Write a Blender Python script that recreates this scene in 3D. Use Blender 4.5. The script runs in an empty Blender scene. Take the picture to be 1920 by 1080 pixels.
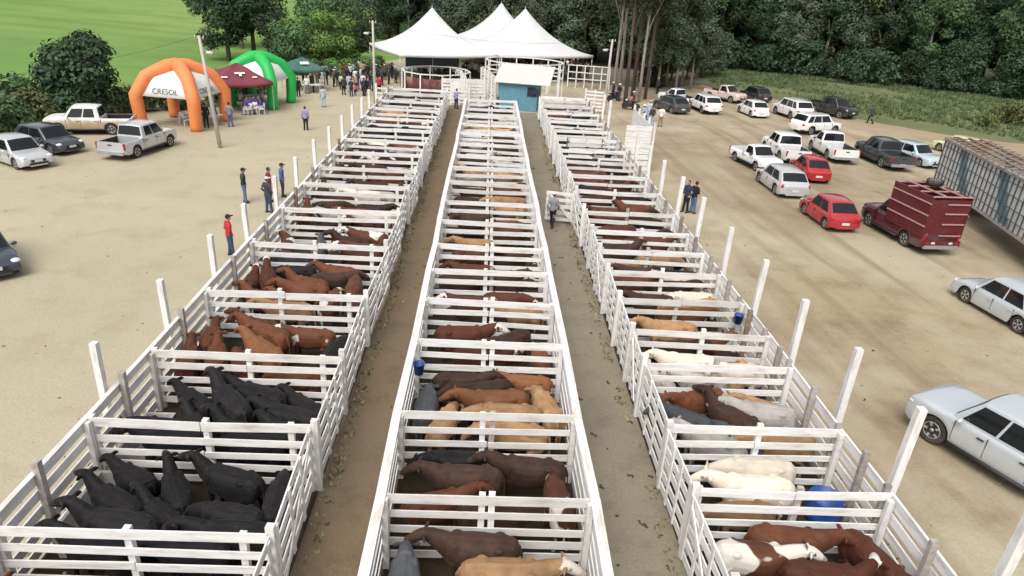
import bpy, bmesh, math, random
from mathutils import Vector, Matrix, Euler
import numpy as np
random.seed(7); rng = np.random.default_rng(11)
SC = bpy.context.scene; COL = SC.collection
R = math.radians
# ------------------------------------------------------------------ camera
CAM_H, PITCH, ROLL, FPX = 10.8, R(24.08), R(3.48), 1294.5
_f = Vector((0, math.cos(PITCH), -math.sin(PITCH))); _r0 = Vector((1, 0, 0)); _u0 = Vector((0, math.sin(PITCH), math.cos(PITCH)))
_r = _r0*math.cos(ROLL) + _u0*math.sin(ROLL); _u = _u0*math.cos(ROLL) - _r0*math.sin(ROLL)
cam_d = bpy.data.cameras.new('camera'); cam = bpy.data.objects.new('camera', cam_d); COL.objects.link(cam)
cam_d.sensor_width = 36; cam_d.lens = FPX/1920*36; cam_d.clip_start = .1; cam_d.clip_end = 2500
M = Matrix((_r, _u, -_f)).transposed().to_4x4(); M.translation = (0, 0, CAM_H); cam.matrix_world = M
SC.camera = cam
# ------------------------------------------------------------------ light: overcast day
SUN_EL, SUN_AZ = R(55), R(200)
W = bpy.data.worlds.new('World'); SC.world = W; W.use_nodes = True
nt = W.node_tree; bg = nt.nodes['Background']
sky = nt.nodes.new('ShaderNodeTexSky'); sky.sky_type = 'NISHITA'; sky.sun_disc = False
sky.sun_elevation = SUN_EL; sky.sun_rotation = SUN_AZ; sky.dust_density = 5; sky.air_density = 1.0
hs = nt.nodes.new('ShaderNodeHueSaturation'); hs.inputs['Saturation'].default_value = .22
nt.links.new(sky.outputs[0], hs.inputs['Color']); nt.links.new(hs.outputs[0], bg.inputs[0])
bg.inputs[1].default_value = .15
sd = bpy.data.lights.new('sun', 'SUN'); sd.energy = 1.0; sd.angle = R(40); sd.color = (1, .96, .9)
so = bpy.data.objects.new('sun', sd); COL.objects.link(so)
so.rotation_euler = (math.pi/2 - SUN_EL, 0, math.pi - SUN_AZ)
SC.view_settings.view_transform = 'Standard'; SC.view_settings.look = 'None'
SC.view_settings.exposure = 0.46; SC.view_settings.gamma = 1
# ------------------------------------------------------------------ helpers
def G(x, y, z=0.0):
    """ground (or height z) point seen at photo pixel x, y"""
    d = _f + _r*((x-960)/FPX) - _u*((y-540)/FPX); k = (CAM_H-z)/-d.z
    return Vector((d.x*k, d.y*k, z))
_dd = Vector((-.0515, 1, 0)).normalized(); _nn = Vector((_dd.y, -_dd.x, 0)); ROWZ = math.atan2(_nn.y, _nn.x)
def RW(c, a, z=0.0):
    """yard frame: c across the rows, a along them"""
    v = _nn*c + _dd*a; v.z = z; return v
class MB:
    def __init__(s): s.v = []; s.f = []; s.m = []; s.sm = []
    def add(s, vs, fs, mi=0, smooth=False):
        o = len(s.v); s.v += [tuple(v) for v in vs]
        for f in fs: s.f.append(tuple(o+i for i in f)); s.m.append(mi); s.sm.append(smooth)
        return s
    def hexa(s, p, mi=0):
        return s.add(p, [(3,2,1,0),(4,5,6,7),(0,1,5,4),(1,2,6,5),(2,3,7,6),(3,0,4,7)], mi)
    def box(s, c, size, rz=0, mi=0, mat=None):
        x, y, z = [k/2 for k in size]
        m = mat if mat is not None else Matrix.Rotation(rz, 3, 'Z')
        return s.hexa([Vector(c)+m@Vector(q) for q in ((-x,-y,-z),(x,-y,-z),(x,y,-z),(-x,y,-z),(-x,-y,z),(x,-y,z),(x,y,z),(-x,y,z))], mi)
    def beam(s, p0, p1, w, h, mi=0, up=(0,0,1)):
        p0, p1 = Vector(p0), Vector(p1); d = (p1-p0).normalized(); upv = Vector(up)
        if abs(d.dot(upv)) > .98: upv = Vector((0,1,0))
        sx = d.cross(upv).normalized()*(w/2); sz = sx.cross(d).normalized()*(h/2)
        return s.hexa([p0-sx-sz, p0+sx-sz, p0+sx+sz, p0-sx+sz, p1-sx-sz, p1+sx-sz, p1+sx+sz, p1-sx+sz], mi)
    def loft(s, rings, mi=0, smooth=True, caps=True, closed=True):
        n = len(rings[0]); o = len(s.v); vs = [p for r in rings for p in r]; fs = []
        for i in range(len(rings)-1):
            for j in range(n if closed else n-1):
                a, b = i*n+j, i*n+(j+1) % n; fs.append((a, b, b+n, a+n))
        if caps: fs.append(tuple(range(n-1, -1, -1))); fs.append(tuple((len(rings)-1)*n+j for j in range(n)))
        return s.add(vs, fs, mi, smooth)
    def tube(s, pts, rad, n=10, mi=0, flat=1.0, smooth=True, side=None):
        pts = [Vector(p) for p in pts]; rad = rad if hasattr(rad, '__len__') else [rad]*len(pts); rings = []
        ref = Vector((0,0,1))
        for i, p in enumerate(pts):
            d = (pts[min(i+1, len(pts)-1)]-pts[max(i-1, 0)]).normalized()
            rf = ref if abs(d.dot(ref)) < .95 else Vector((0,1,0))
            a = d.cross(rf).normalized() if side is None else Vector(side); b = a.cross(d).normalized()
            rr = rad[i]; ra, rb = rr if hasattr(rr, '__len__') else (rr, rr*flat)
            rings.append([p+a*(ra*math.cos(t))+b*(rb*math.sin(t)) for t in [2*math.pi*k/n for k in range(n)]])
        return s.loft(rings, mi, smooth)
    def ell(s, c, r, n=12, m=8, mi=0, mat=None):
        c = Vector(c); rings = []
        for i in range(m+1):
            ph = math.pi*(i/m)*.98+.03; ring = []
            for k in range(n):
                t = 2*math.pi*k/n
                q = Vector((r[0]*math.sin(ph)*math.cos(t), r[1]*math.sin(ph)*math.sin(t), -r[2]*math.cos(ph)))
                ring.append(c+(mat@q if mat is not None else q))
            rings.append(ring)
        return s.loft(rings, mi, True)
    def lathe(s, prof, n=24, axis='Z', c=(0,0,0), mi=0, smooth=True):
        c = Vector(c); rings = []
        for r, h in prof:
            ring = []
            for k in range(n):
                t = 2*math.pi*k/n; x, y = r*math.cos(t), r*math.sin(t)
                ring.append(c+(Vector((x, y, h)) if axis == 'Z' else Vector((x, h, y))))
            rings.append(ring)
        return s.loft(rings, mi, smooth)
    def mesh(s, name, mats):
        me = bpy.data.meshes.new(name); me.from_pydata(s.v, [], s.f)
        for m in (mats if isinstance(mats, (list, tuple)) else [mats]): me.materials.append(m)
        me.polygons.foreach_set('material_index', s.m); me.polygons.foreach_set('use_smooth', s.sm)
        me.update(); return me
    def build(s, name, mats, parent=None, loc=None):
        return link(name, s.mesh(name, mats), parent, loc)
def fixn(me):
    bm = bmesh.new(); bm.from_mesh(me); bmesh.ops.recalc_face_normals(bm, faces=bm.faces); bm.to_mesh(me); bm.free(); return me
def link(name, me, parent=None, loc=None):
    o = bpy.data.objects.new(name, me); COL.objects.link(o)
    if parent is not None: o.parent = parent
    if loc is not None: o.location = loc
    return o
def tag(o, label=None, cat=None, group=None, kind=None):
    if label: o['label'] = label
    if cat: o['category'] = cat
    if group: o['group'] = group
    if kind: o['kind'] = kind
    return o
def empty(name, loc=(0,0,0), rz=0, label=None, cat=None, group=None):
    o = bpy.data.objects.new(name, None); COL.objects.link(o); o.location = loc; o.rotation_euler = (0,0,rz)
    o.empty_display_size = .1
    return tag(o, label, cat, group)
def copy_tree(o, parent=None):
    c = o.copy(); COL.objects.link(c); c.parent = parent
    for ch in list(o.children): copy_tree(ch, c)
    return c
def setmat(o, i, m):
    o.material_slots[i].link = 'OBJECT'; o.material_slots[i].material = m
def remesh(mb, name, vox, it=4, fac=.5):
    me = fixn(mb.mesh(name, [])); o = bpy.data.objects.new('tmp', me); COL.objects.link(o)
    m = o.modifiers.new('r', 'REMESH'); m.mode = 'VOXEL'; m.voxel_size = vox
    if it:
        m = o.modifiers.new('s', 'SMOOTH'); m.iterations = it; m.factor = fac
    dg = bpy.context.evaluated_depsgraph_get(); ev = o.evaluated_get(dg)
    out = bpy.data.meshes.new_from_object(ev); out.name = name
    bpy.data.objects.remove(o); bpy.data.meshes.remove(me)
    out.polygons.foreach_set('use_smooth', [True]*len(out.polygons)); return out
ORD = ['nearest','second nearest','third nearest','fourth nearest','fifth nearest','sixth nearest','seventh nearest','eighth nearest','ninth nearest','tenth nearest','eleventh nearest','twelfth nearest','thirteenth nearest','fourteenth nearest','fifteenth nearest','sixteenth nearest','seventeenth nearest','eighteenth nearest','nineteenth nearest','twentieth nearest','twenty-first nearest','twenty-second nearest','twenty-third nearest','twenty-fourth nearest']
NTH = ['first','second','third','fourth','fifth','sixth','seventh','eighth','ninth','tenth','eleventh','twelfth','thirteenth']
# ------------------------------------------------------------------ materials
MATS = {}
def mat(name, col, rough=.7, var=.12, scale=6.0, metal=0.0, spec=.4, rand=0.0, dirt=None, dirt_amt=.4, dirt_scale=2.0, bump=0.0, bscale=30.0, coat=0.0, trans=0.0, stretch=None, coords='Object'):
    if name in MATS: return MATS[name]
    m = bpy.data.materials.new(name); m.use_nodes = True; n = m.node_tree.nodes; l = m.node_tree.links
    b = n['Principled BSDF']; b.inputs['Roughness'].default_value = rough; b.inputs['Metallic'].default_value = metal
    b.inputs['Specular IOR Level'].default_value = spec; b.inputs['Coat Weight'].default_value = coat
    b.inputs['Coat Roughness'].default_value = .08
    if trans: b.inputs['Transmission Weight'].default_value = trans
    tc = n.new('ShaderNodeTexCoord'); mp = n.new('ShaderNodeMapping'); l.new(tc.outputs[coords], mp.inputs[0])
    if stretch: mp.inputs['Scale'].default_value = stretch
    nz = n.new('ShaderNodeTexNoise'); nz.inputs['Scale'].default_value = scale; nz.inputs['Detail'].default_value = 5; l.new(mp.outputs[0], nz.inputs['Vector'])
    mr = n.new('ShaderNodeMapRange'); mr.inputs[1].default_value = .3; mr.inputs[2].default_value = .7
    mr.inputs[3].default_value = 1-var; mr.inputs[4].default_value = 1+var; l.new(nz.outputs[0], mr.inputs[0])
    val = mr.outputs[0]
    if rand:
        oi = n.new('ShaderNodeObjectInfo'); m2 = n.new('ShaderNodeMapRange'); m2.inputs[3].default_value = 1-rand; m2.inputs[4].default_value = 1+rand
        l.new(oi.outputs['Random'], m2.inputs[0]); mu = n.new('ShaderNodeMath'); mu.operation = 'MULTIPLY'
        l.new(val, mu.inputs[0]); l.new(m2.outputs[0], mu.inputs[1]); val = mu.outputs[0]
    sc = n.new('ShaderNodeVectorMath'); sc.operation = 'SCALE'; sc.inputs[0].default_value = col; l.new(val, sc.inputs['Scale'])
    out = sc.outputs[0]
    if dirt:
        dz = n.new('ShaderNodeTexNoise'); dz.inputs['Scale'].default_value = dirt_scale; dz.inputs['Detail'].default_value = 6; dz.inputs['Roughness'].default_value = .65
        l.new(mp.outputs[0], dz.inputs['Vector'])
        dr = n.new('ShaderNodeMapRange'); dr.inputs[1].default_value = .48; dr.inputs[2].default_value = .72; dr.inputs[4].default_value = dirt_amt
        l.new(dz.outputs[0], dr.inputs[0]); mx = n.new('ShaderNodeMix'); mx.data_type = 'RGBA'
        l.new(dr.outputs[0], mx.inputs[0]); l.new(out, mx.inputs[6]); mx.inputs[7].default_value = (*dirt, 1); out = mx.outputs[2]
    l.new(out, b.inputs['Base Color'])
    if bump:
        bz = n.new('ShaderNodeTexNoise'); bz.inputs['Scale'].default_value = bscale; l.new(mp.outputs[0], bz.inputs['Vector'])
        bp = n.new('ShaderNodeBump'); bp.inputs['Strength'].default_value = bump; bp.inputs['Distance'].default_value = .02
        l.new(bz.outputs[0], bp.inputs['Height']); l.new(bp.outputs[0], b.inputs['Normal'])
    MATS[name] = m; return m
WX = dict(rough=.75, var=.06, scale=3, rand=.07, dirt=(.42,.355,.29), dirt_amt=.72, dirt_scale=1.6, bump=.25, bscale=5)
WHITE = mat('white_paint', (.73,.72,.70), stretch=(.7,5,5), **WX); WHITE_Y = mat('white_paint_lengthwise', (.73,.72,.70), stretch=(5,.7,5), **WX); WHITE_Z = mat('white_paint_post', (.73,.72,.70), stretch=(5,5,.8), **WX)
WHITE2 = mat('white_paint_worn', (.66,.64,.61), .8, .1, 3, rand=.1, dirt=(.33,.28,.23), dirt_amt=.75, dirt_scale=1.5, bump=.3, bscale=5, stretch=(.9,5,5))
GREYW = mat('weathered_wood', (.30,.27,.24), .9, .25, 9, rand=.25, dirt=(.5,.48,.45), dirt_amt=.6, bump=.4)
BROWNW = mat('brown_wood', (.24,.17,.115), .9, .25, 9, rand=.2, dirt=(.4,.36,.3), dirt_amt=.5, bump=.4)
POLEC = mat('concrete_pole', (.46,.43,.38), .85, .1, 4, dirt=(.3,.27,.23), dirt_amt=.4)
GLASS = mat('car_glass', (.010,.012,.014), .05, .05, 3, spec=.45)
BLACKP = mat('black_plastic', (.022,.022,.023), .55, .15, 20)
TYRE = mat('tyre_rubber', (.025,.024,.023), .85, .15, 12, dirt=(.16,.13,.1), dirt_amt=.5)
RIM = mat('alloy_rim', (.55,.55,.56), .3, .05, 10, metal=.7)
HEADL = mat('headlight_lens', (.62,.64,.66), .12, .03, 10, spec=.7)
TAILL = mat('tail_light_lens', (.36,.015,.015), .2, .05, 10, spec=.6)
PLATE = mat('licence_plate', (.6,.6,.6), .5, .02, 10)
METAL = mat('galvanised_metal', (.42,.43,.44), .45, .1, 8, metal=.6)
DARK = mat('dark_cloth', (.03,.035,.05), .9, .2, 5)
def paint(n, c, dirty=.18, **k): return mat('paint_'+n, c, .22, .02, 2, coat=.8, dirt=(.30,.24,.17), dirt_amt=dirty, dirt_scale=1.4, **k)
# ground materials -------------------------------------------------
def ground_mat(name, c1, c2, c3, s1=.06, s2=.9, tracks=0.0, bump=.35, tdir=0.0, rough=.95, streak=None, east=None):
    m = bpy.data.materials.new(name); m.use_nodes = True; n = m.node_tree.nodes; l = m.node_tree.links
    b = n['Principled BSDF']; b.inputs['Roughness'].default_value = rough; b.inputs['Specular IOR Level'].default_value = .15
    tc = n.new('ShaderNodeTexCoord'); mp = n.new('ShaderNodeMapping'); mp.inputs['Rotation'].default_value = (0,0,tdir); l.new(tc.outputs['Object'], mp.inputs[0])
    def noise(s, d=6, r=.6, v=None):
        z = n.new('ShaderNodeTexNoise'); z.inputs['Scale'].default_value = s; z.inputs['Detail'].default_value = d; z.inputs['Roughness'].default_value = r
        l.new(v or mp.outputs[0], z.inputs['Vector']); return z.outputs[0]
    def rng_(o, a, b_, c=0, d=1):
        q = n.new('ShaderNodeMapRange'); q.inputs[1].default_value = a; q.inputs[2].default_value = b_; q.inputs[3].default_value = c; q.inputs[4].default_value = d; l.new(o, q.inputs[0]); return q.outputs[0]
    def mix(f, a, b_):
        q = n.new('ShaderNodeMix'); q.data_type = 'RGBA'
        if isinstance(f, float): q.inputs[0].default_value = f
        else: l.new(f, q.inputs[0])
        for k, x in ((6, a), (7, b_)):
            if isinstance(x, tuple): q.inputs[k].default_value = (*x, 1)
            else: l.new(x, q.inputs[k])
        return q.outputs[2]
    base = mix(rng_(noise(s1, 5), .38, .62), c1, c2)
    base = mix(rng_(noise(s2, 8, .7), .5, .75, 0, .75), base, c3)
    if streak:
        ms = n.new('ShaderNodeMapping'); ms.inputs['Scale'].default_value = streak; l.new(mp.outputs[0], ms.inputs[0])
        base = mix(rng_(noise(1.0, 5, .6, ms.outputs[0]), .45, .7, 0, .6), base, tuple(k*.72 for k in c1))
    emask = None
    if east:
        sp = n.new('ShaderNodeSeparateXYZ'); l.new(tc.outputs['Object'], sp.inputs[0]); wob_ = n.new('ShaderNodeMath'); wob_.operation = 'MULTIPLY_ADD'; wob_.inputs[1].default_value = 7.0; l.new(noise(.15, 4), wob_.inputs[0]); l.new(sp.outputs[0], wob_.inputs[2])
        emask = rng_(wob_.outputs[0], 6.5, 13.5)
        e1 = mix(rng_(noise(.45, 8, .72), .46, .66, 0, .8), east[0], east[1]); e1 = mix(rng_(noise(.16, 5), .42, .6, 0, .75), e1, c1); base = mix(emask, base, e1)
    if tracks:
        ms = n.new('ShaderNodeMapping'); ms.inputs['Scale'].default_value = (.55,.035,1); l.new(mp.outputs[0], ms.inputs[0])
        wz = n.new('ShaderNodeTexNoise'); wz.inputs['Scale'].default_value = 1.0; wz.inputs['Detail'].default_value = 4; wz.inputs['Distortion'].default_value = .6; l.new(ms.outputs[0], wz.inputs['Vector'])
        tf = rng_(wz.outputs[0], .5, .66, 0, tracks)
        if emask is not None:
            mm = n.new('ShaderNodeMath'); mm.operation = 'MULTIPLY'; l.new(tf, mm.inputs[0]); l.new(emask, mm.inputs[1]); tf = mm.outputs[0]
        base = mix(tf, base, east[1] if east else tuple(k*.62 for k in c3))
    fine = noise(14, 6, .7); sc = n.new('ShaderNodeVectorMath'); sc.operation = 'SCALE'; l.new(base, sc.inputs[0]); l.new(rng_(fine, .3, .7, .86, 1.14), sc.inputs['Scale'])
    l.new(sc.outputs[0], b.inputs['Base Color'])
    bp = n.new('ShaderNodeBump'); bp.inputs['Strength'].default_value = bump; bp.inputs['Distance'].default_value = .06
    l.new(noise(2.5, 9, .7), bp.inputs['Height']); l.new(bp.outputs[0], b.inputs['Normal'])
    return m
DIRT = ground_mat('dry_dirt', (.42,.37,.268), (.365,.32,.225), (.30,.255,.172), .05, .5, tracks=.6, tdir=R(-6), bump=.6, east=((.325,.265,.175),(.205,.15,.095)))
AISLE = ground_mat('aisle_dirt', (.185,.132,.084), (.165,.128,.086), (.10,.078,.052), .2, 1.1, bump=.8)
AISLE2 = ground_mat('aisle_packed', (.245,.212,.155), (.20,.176,.13), (.125,.108,.08), .18, .9, bump=.8)
MUD = ground_mat('pen_mud', (.05,.037,.026), (.04,.03,.022), (.026,.02,.015), .5, 2)
FIELD = ground_mat('field_grass', (.135,.245,.062), (.20,.295,.085), (.115,.20,.058), .02, .18, bump=.5, streak=(.02,.25,1))
GRASS = ground_mat('rough_grass', (.10,.135,.06), (.16,.165,.085), (.20,.165,.105), .12, .6, bump=1.0)
RED = ground_mat('red_soil', (.30,.225,.15), (.35,.285,.19), (.25,.175,.12), .12, .7)
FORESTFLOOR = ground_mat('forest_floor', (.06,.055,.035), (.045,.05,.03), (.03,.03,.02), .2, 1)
# ------------------------------------------------------------------ ground
def sheet(name, pts, z, m, label=None, kind='structure', sub=0):
    me = bpy.data.meshes.new(name); bm = bmesh.new()
    bm.faces.new([bm.verts.new((p[0], p[1], z)) for p in pts]); bmesh.ops.recalc_face_normals(bm, faces=bm.faces)
    if bm.faces[:][0].normal.z < 0: bmesh.ops.reverse_faces(bm, faces=bm.faces)
    bm.to_mesh(me); bm.free(); me.materials.append(m); o = link(name, me); tag(o, label, kind=kind); return o
def wob(pts, amp, step=1.5):
    out = []; n = len(pts)
    for i in range(n):
        a, b = Vector(pts[i][:2]), Vector(pts[(i+1) % n][:2]); k = max(1, int((b-a).length/step)); k = min(k, 60)
        for j in range(k):
            p = a.lerp(b, j/k)
            out.append((p.x+random.uniform(-amp, amp), p.y+random.uniform(-amp, amp)))
    return out
tag(sheet('ground', [(-900,-300),(900,-300),(900,1600),(-900,1600)], 0, DIRT), 'dry pale dirt ground of the cattle yard and car park', kind='structure')
# left green field beyond the tents; rises gently
fpts = [(-36,30),(-33,45),(-31.5,53),(-30,60),(-26.5,68),(-24.5,76),(-22,83),(-19,92),(-15,104),(-8,114),(6,128),(20,150),(30,200)]
fm = MB(); nr = 26; rings = []
for i in range(nr):
    t = (i/(nr-1))**1.6; row = []
    for p in fpts:
        d = Vector((p[0]+10, p[1]-60, 0)); dirv = Vector((-.82,.57,0))
        q = Vector((p[0], p[1], .004))+dirv*(t*420)+Vector((random.uniform(-.5,.5)*(i == 0), random.uniform(-.5,.5)*(i == 0), 0))
        q.z = .006+ (t**1.4)*26*(1 if i > 1 else .05)
        row.append(q)
    rings.append(row)
fm.loft(rings, 0, True, False, False); o = fm.build('field', FIELD); fixn(o.data)
tag(o, 'bright green pasture rising behind the tents', kind='structure')
gp = [G(1300,150),G(1345,172),G(1440,183),G(1520,205),G(1600,222),G(1700,240),G(1800,256),G(1930,272),(75,60),(140,50),(160,140),(60,150),(20,130),(15,112)]
tag(sheet('grass_strip', wob(gp, .45), .010, GRASS), 'rough grass strip between the car park and the forest', kind='structure')
rp = [G(1330,160),G(1350,168),G(1420,190),G(1560,232),G(1640,250),G(1760,268),G(1930,300),(70,52),G(1930,266),G(1800,250),G(1700,234),G(1600,216),G(1500,196),G(1400,172)]
tag(sheet('red_soil_strip', wob(rp, .5), .005, RED), 'reddish bare soil edging the car park', kind='structure')
tag(sheet('earth_bank', wob([(-14,86),(-4,84),(6,86),(12,84),(18,86),(24,92),(33,104),(24,112),(6,108),(-8,108),(-16,100)], .6), .0175, ground_mat('earth_shade_tone', (.15,.135,.095), (.12,.12,.075), (.19,.165,.12), .15, .8)), 'brown earth bank behind the marquee, its dark tone painting the shade beneath', kind='structure')  # brown bank; its darker colour also stands in for shade under the marquee
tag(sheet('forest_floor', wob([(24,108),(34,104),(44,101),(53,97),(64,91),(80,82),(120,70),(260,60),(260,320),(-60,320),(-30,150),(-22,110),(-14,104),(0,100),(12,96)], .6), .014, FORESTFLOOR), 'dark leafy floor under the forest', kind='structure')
LF = [5.0,9.3,12.5,15.5,19.2,23.5,27.4,31.0,34.3,37.4,40.6,44.0,47.8,51.4,54.8,58.2,61.3]
MF = [4.8,7.6,10.4,13.1,16.5,19.2,21.6,24.0,26.8,29.6,32.5,35.4,38.3,41.2,44.2,47.2,50.2,53.6,57.4]
RF = [5.2,8.4,10.75,12.9,15.8,17.6,19.8,22.2,24.2,26.4,29.0,32.0,35.0,38.0,41.0,44.0,47.0,50.0,53.0,56.2,59.5]
CL, CM, CR = (-8.3,-3.45), (-1.72,2.36), (4.45,8.5)
def strip(name, c0, c1, a0, a1, z, m, lab): tag(sheet(name, [RW(c0,a0),RW(c1,a0),RW(c1,a1),RW(c0,a1)], z, m), lab, kind='structure')
strip('dirt_aisle', CL[1], CM[0], 2, 64.5, .005, AISLE, 'brown dirt aisle between the tent-side and middle pens')
strip('packed_aisle', CM[1], CR[0], 2, 62.5, .005, AISLE2, 'greyish packed aisle between the middle and truck-side pens')
strip('pen_floor', CL[0], CL[1], 2, 61.3, .009, MUD, 'dark muddy floor of the tent-side pens')
strip('pen_floor', CM[0], CM[1], 2, 57.4, .009, MUD, 'dark muddy floor of the middle pens')
strip('pen_floor', CR[0], CR[1]+.1, 2, 59.5, .009, MUD, 'dark muddy floor of the truck-side pens')
# ------------------------------------------------------------------ fences
def jit(a): return random.uniform(-a, a)
def post(parent, p, h, w=.13, m=None, cap=True, name='post'):
    mb = MB(); p = Vector(p); t = Vector((p.x+jit(.02), p.y+jit(.02), h+jit(.03)))
    mb.beam((p.x,p.y,0), t, w, w*(.9+jit(.1)))
    return mb.build(name, WHITE_Z if m is None or m is WHITE else m, parent)
ROWS = {'tent': ('tent-side row', CL, LF), 'mid': ('middle row', CM, MF), 'truck': ('truck-side row', CR, RF)}
def cross(row, i, a, c0, c1):
    nm = ROWS[row][0]
    r = empty('cross_fence', RW((c0+c1)/2, a), 0, f'white board cross fence, {ORD[i]} in the {nm}', 'fence', f'cross fences of the {nm}')
    L = -RW((c0+c1)/2, a); mb = MB(); h = 1.74+jit(.05)
    skew = jit(.10)
    for k, z in enumerate((h-.09, h-.47, h-.83, h-1.17, h-1.48)):
        hh = (.205 if k == 0 else .165)+jit(.018)
        mid = (c0+c1)/2
        # each board is two lengths butted at the middle post, or one long plank
        if random.random() < .45:
            segs = [(c0+.03, mid-.01), (mid+.01, c1-.03)]
        else: segs = [(c0+.03, c1-.03)]
        for s0, s1 in segs:
            e = (s0-mid)/(c1-c0)
            p0 = RW(s0, a+skew*(s0-mid)/(c1-c0)+.0, z+jit(.035)); p1 = RW(s1, a+skew*(s1-mid)/(c1-c0), z+jit(.035))
            mb.beam(p0+L, p1+L, .032, hh)
    mb.build('board_panel', WHITE if random.random() < .75 else WHITE2, r)
    off = .085
    if row == 'mid': cs = [(c0+.05,1.7,WHITE),((c0+c1)/2-.12,1.78,WHITE),((c0+c1)/2+.09,1.8,WHITE if i % 3 else GREYW),(c1-.05,1.7,WHITE)]
    elif row == 'tent': cs = [(c0+.12,1.8,WHITE2),((c0+c1)/2+jit(.2),1.82,WHITE if i % 2 else WHITE2),(c1-.5,1.72,WHITE)]
    else: cs = [(c0+.1,1.75,WHITE),((c0+c1)/2+jit(.2),1.84,WHITE if i % 2 else GREYW),(c1-.12,1.92,GREYW)]
    for c, hh, m in cs: post(r, RW(c, a+off)+L, hh, .125, m)
    return r
for row, (nm, (c0, c1), FA) in ROWS.items():
    for i, a in enumerate(FA): cross(row, i, a, c0+.02, c1-.02)
def side(name, label, c, FA, side_sgn, hb, postm, cap=0.0, nboards=5, top=1.72, mids=True, bw=.215):
    a0, a1 = FA[0], FA[-1]; o0 = RW(c, a0); r = empty(name, o0, 0, label, 'fence'); wv = [jit(.035) for _ in FA]
    mb = MB()
    for k in range(nboards):
        z = top-.10-k*(top-.32)/(nboards-1)
        for j in range(len(FA)-1):
            w = jit(.02)
            mb.beam(RW(c+wv[j], FA[j]+.004, z+jit(.02))-o0, RW(c+wv[j+1], FA[j+1]-.004, z+jit(.02))-o0, .032, (.23 if k == 0 else bw))
    mb.build('board_panel', WHITE_Y, r)
    if cap:
        mb = MB()
        for j in range(len(FA)-1):
            mb.beam(RW(c+wv[j], FA[j]+.003, top+.03+jit(.012))-o0, RW(c+wv[j+1], FA[j+1]-.003, top+.03+jit(.012))-o0, cap, .04)
        mb.build('cap_plank', WHITE_Y, r)
    for j, a in enumerate(FA):
        post(r, RW(c+wv[j]-side_sgn*.085, a-.09)-o0, top+(.0 if cap else .08), .12, WHITE2 if j % 2 else WHITE)
        if mids and j < len(FA)-1:
            post(r, RW(c+(wv[j]+wv[j+1])/2-side_sgn*.09, (a+FA[j+1])/2+jit(.3))-o0, top+.26+jit(.1), .13, postm if random.random() < .8 else BROWNW)
side('outer_fence', 'long white outer fence of the tent-side pens, facing the tents', CL[0], LF, -1, 1.7, GREYW, .11, 5)
side('aisle_fence', 'white capped fence of the middle pens along the brown dirt aisle', CM[0], MF, -1, 1.7, WHITE, .19, 5, mids=False)
side('aisle_fence', 'white capped fence of the middle pens along the blue shed aisle', CM[1], MF, 1, 1.7, WHITE, .19, 5, mids=False)
side('outer_fence', 'long white outer fence of the truck-side pens, facing the parked cars', CR[1], RF, 1, 1.7, GREYW, .05, 5)
def gates(row, c, FA, sgn):
    nm = ROWS[row][0]
    for i in range(len(FA)-1):
        a0, a1 = FA[i]+.12, FA[i+1]-.06; o0 = RW(c, a0); th = jit(.045)
        r = empty('pen_gate', o0, 0, f'white braced board gate of the {ORD[i]} pen in the {nm}', 'gate', f'aisle gates of the {nm}')
        def q(a, z, off=0): return RW(c+th*(a-a0)+off, a, z)-o0
        mb = MB()
        for k in range(5):
            z = .26+k*.345+jit(.025); mb.beam(q(a0, z), q(a1, z+jit(.035)), .03, .185)
        mb.build('board_panel', WHITE_Y, r)
        mb = MB(); s = sgn
        for a in (a0+.12, a0+(a1-a0)*.36, a0+(a1-a0)*.66, a1-.12): mb = MB(); mb.beam(q(a, .15, .032*s), q(a, 1.75, .032*s), .03, .12, up=(0,1,0)); mb.build('upright', WHITE_Z, r)
        mb = MB()
        if i % 3 == 1: mb.beam(q(a0+.2, .3, .0645*s), q(a1-.2, 1.6, .0645*s), .03, .11); mb.build('brace', WHITE_Y, r)
        post(r, RW(c, a1+.09)-o0, 1.95+jit(.06), .15, WHITE if i % 2 else WHITE2, name='gate_post')
gates('tent', CL[1], LF, 1); gates('truck', CR[0], RF, -1)
# tall free posts outside the outer fences
for i, a in enumerate([13.7,17.2,20.7,24.0,27.7,31.0,34.7,38.0,41.5,45.0,48.0,51.6,54.8]):
    mb = MB(); b = RW(-8.52+jit(.03), a); mb.beam((0,0,0), (jit(.05),jit(.05),2.95), .15, .15)
    tag(mb.build('tall_post', WHITE_Z, None, b), f'tall white timber post outside the tent-side pens, {ORD[i]}', 'post', 'tall posts on the tent side')
for i, (c, a) in enumerate([(9.35,8.8),(9.25,11.9),(9.2,14.4),(9.1,17.2),(9.0,20.2),(8.95,23.3),(8.95,27.0),(8.9,30.2),(8.85,33.3),(8.85,36.4),(8.85,39.8),(9.0,51.4),(9.0,54.4)]):
    mb = MB(); b = RW(c, a); mb.beam((0,0,0), (jit(.05)+.03,jit(.05),3.1), .17, .17)
    tag(mb.build('tall_post', WHITE_Z, None, b), f'tall white timber post outside the truck-side pens, {ORD[i]}', 'post', 'tall posts on the truck side')
# open gate across the right aisle
r = empty('open_gate', RW(CR[0]-.06, 31.9), 0, 'white braced gate swung open across the blue shed aisle', 'gate'); mb = MB()
for k in range(5): mb.beam(RW(0,0,.25+k*.32), RW(-1.35,.25,.25+k*.32), .03, .16)
mb.build('board_panel', WHITE, r); mb = MB()
mb.beam(RW(-.1,-.033,.2), RW(-.1,-.033,1.6), .12, .03); mb.beam(RW(-1.28,.2,.2), RW(-1.28,.2,1.6), .12, .03); mb.beam(RW(-.15,-.05,.35), RW(-1.2,.155,1.5), .03, .12)
mb.build('brace', WHITE, r)
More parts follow.
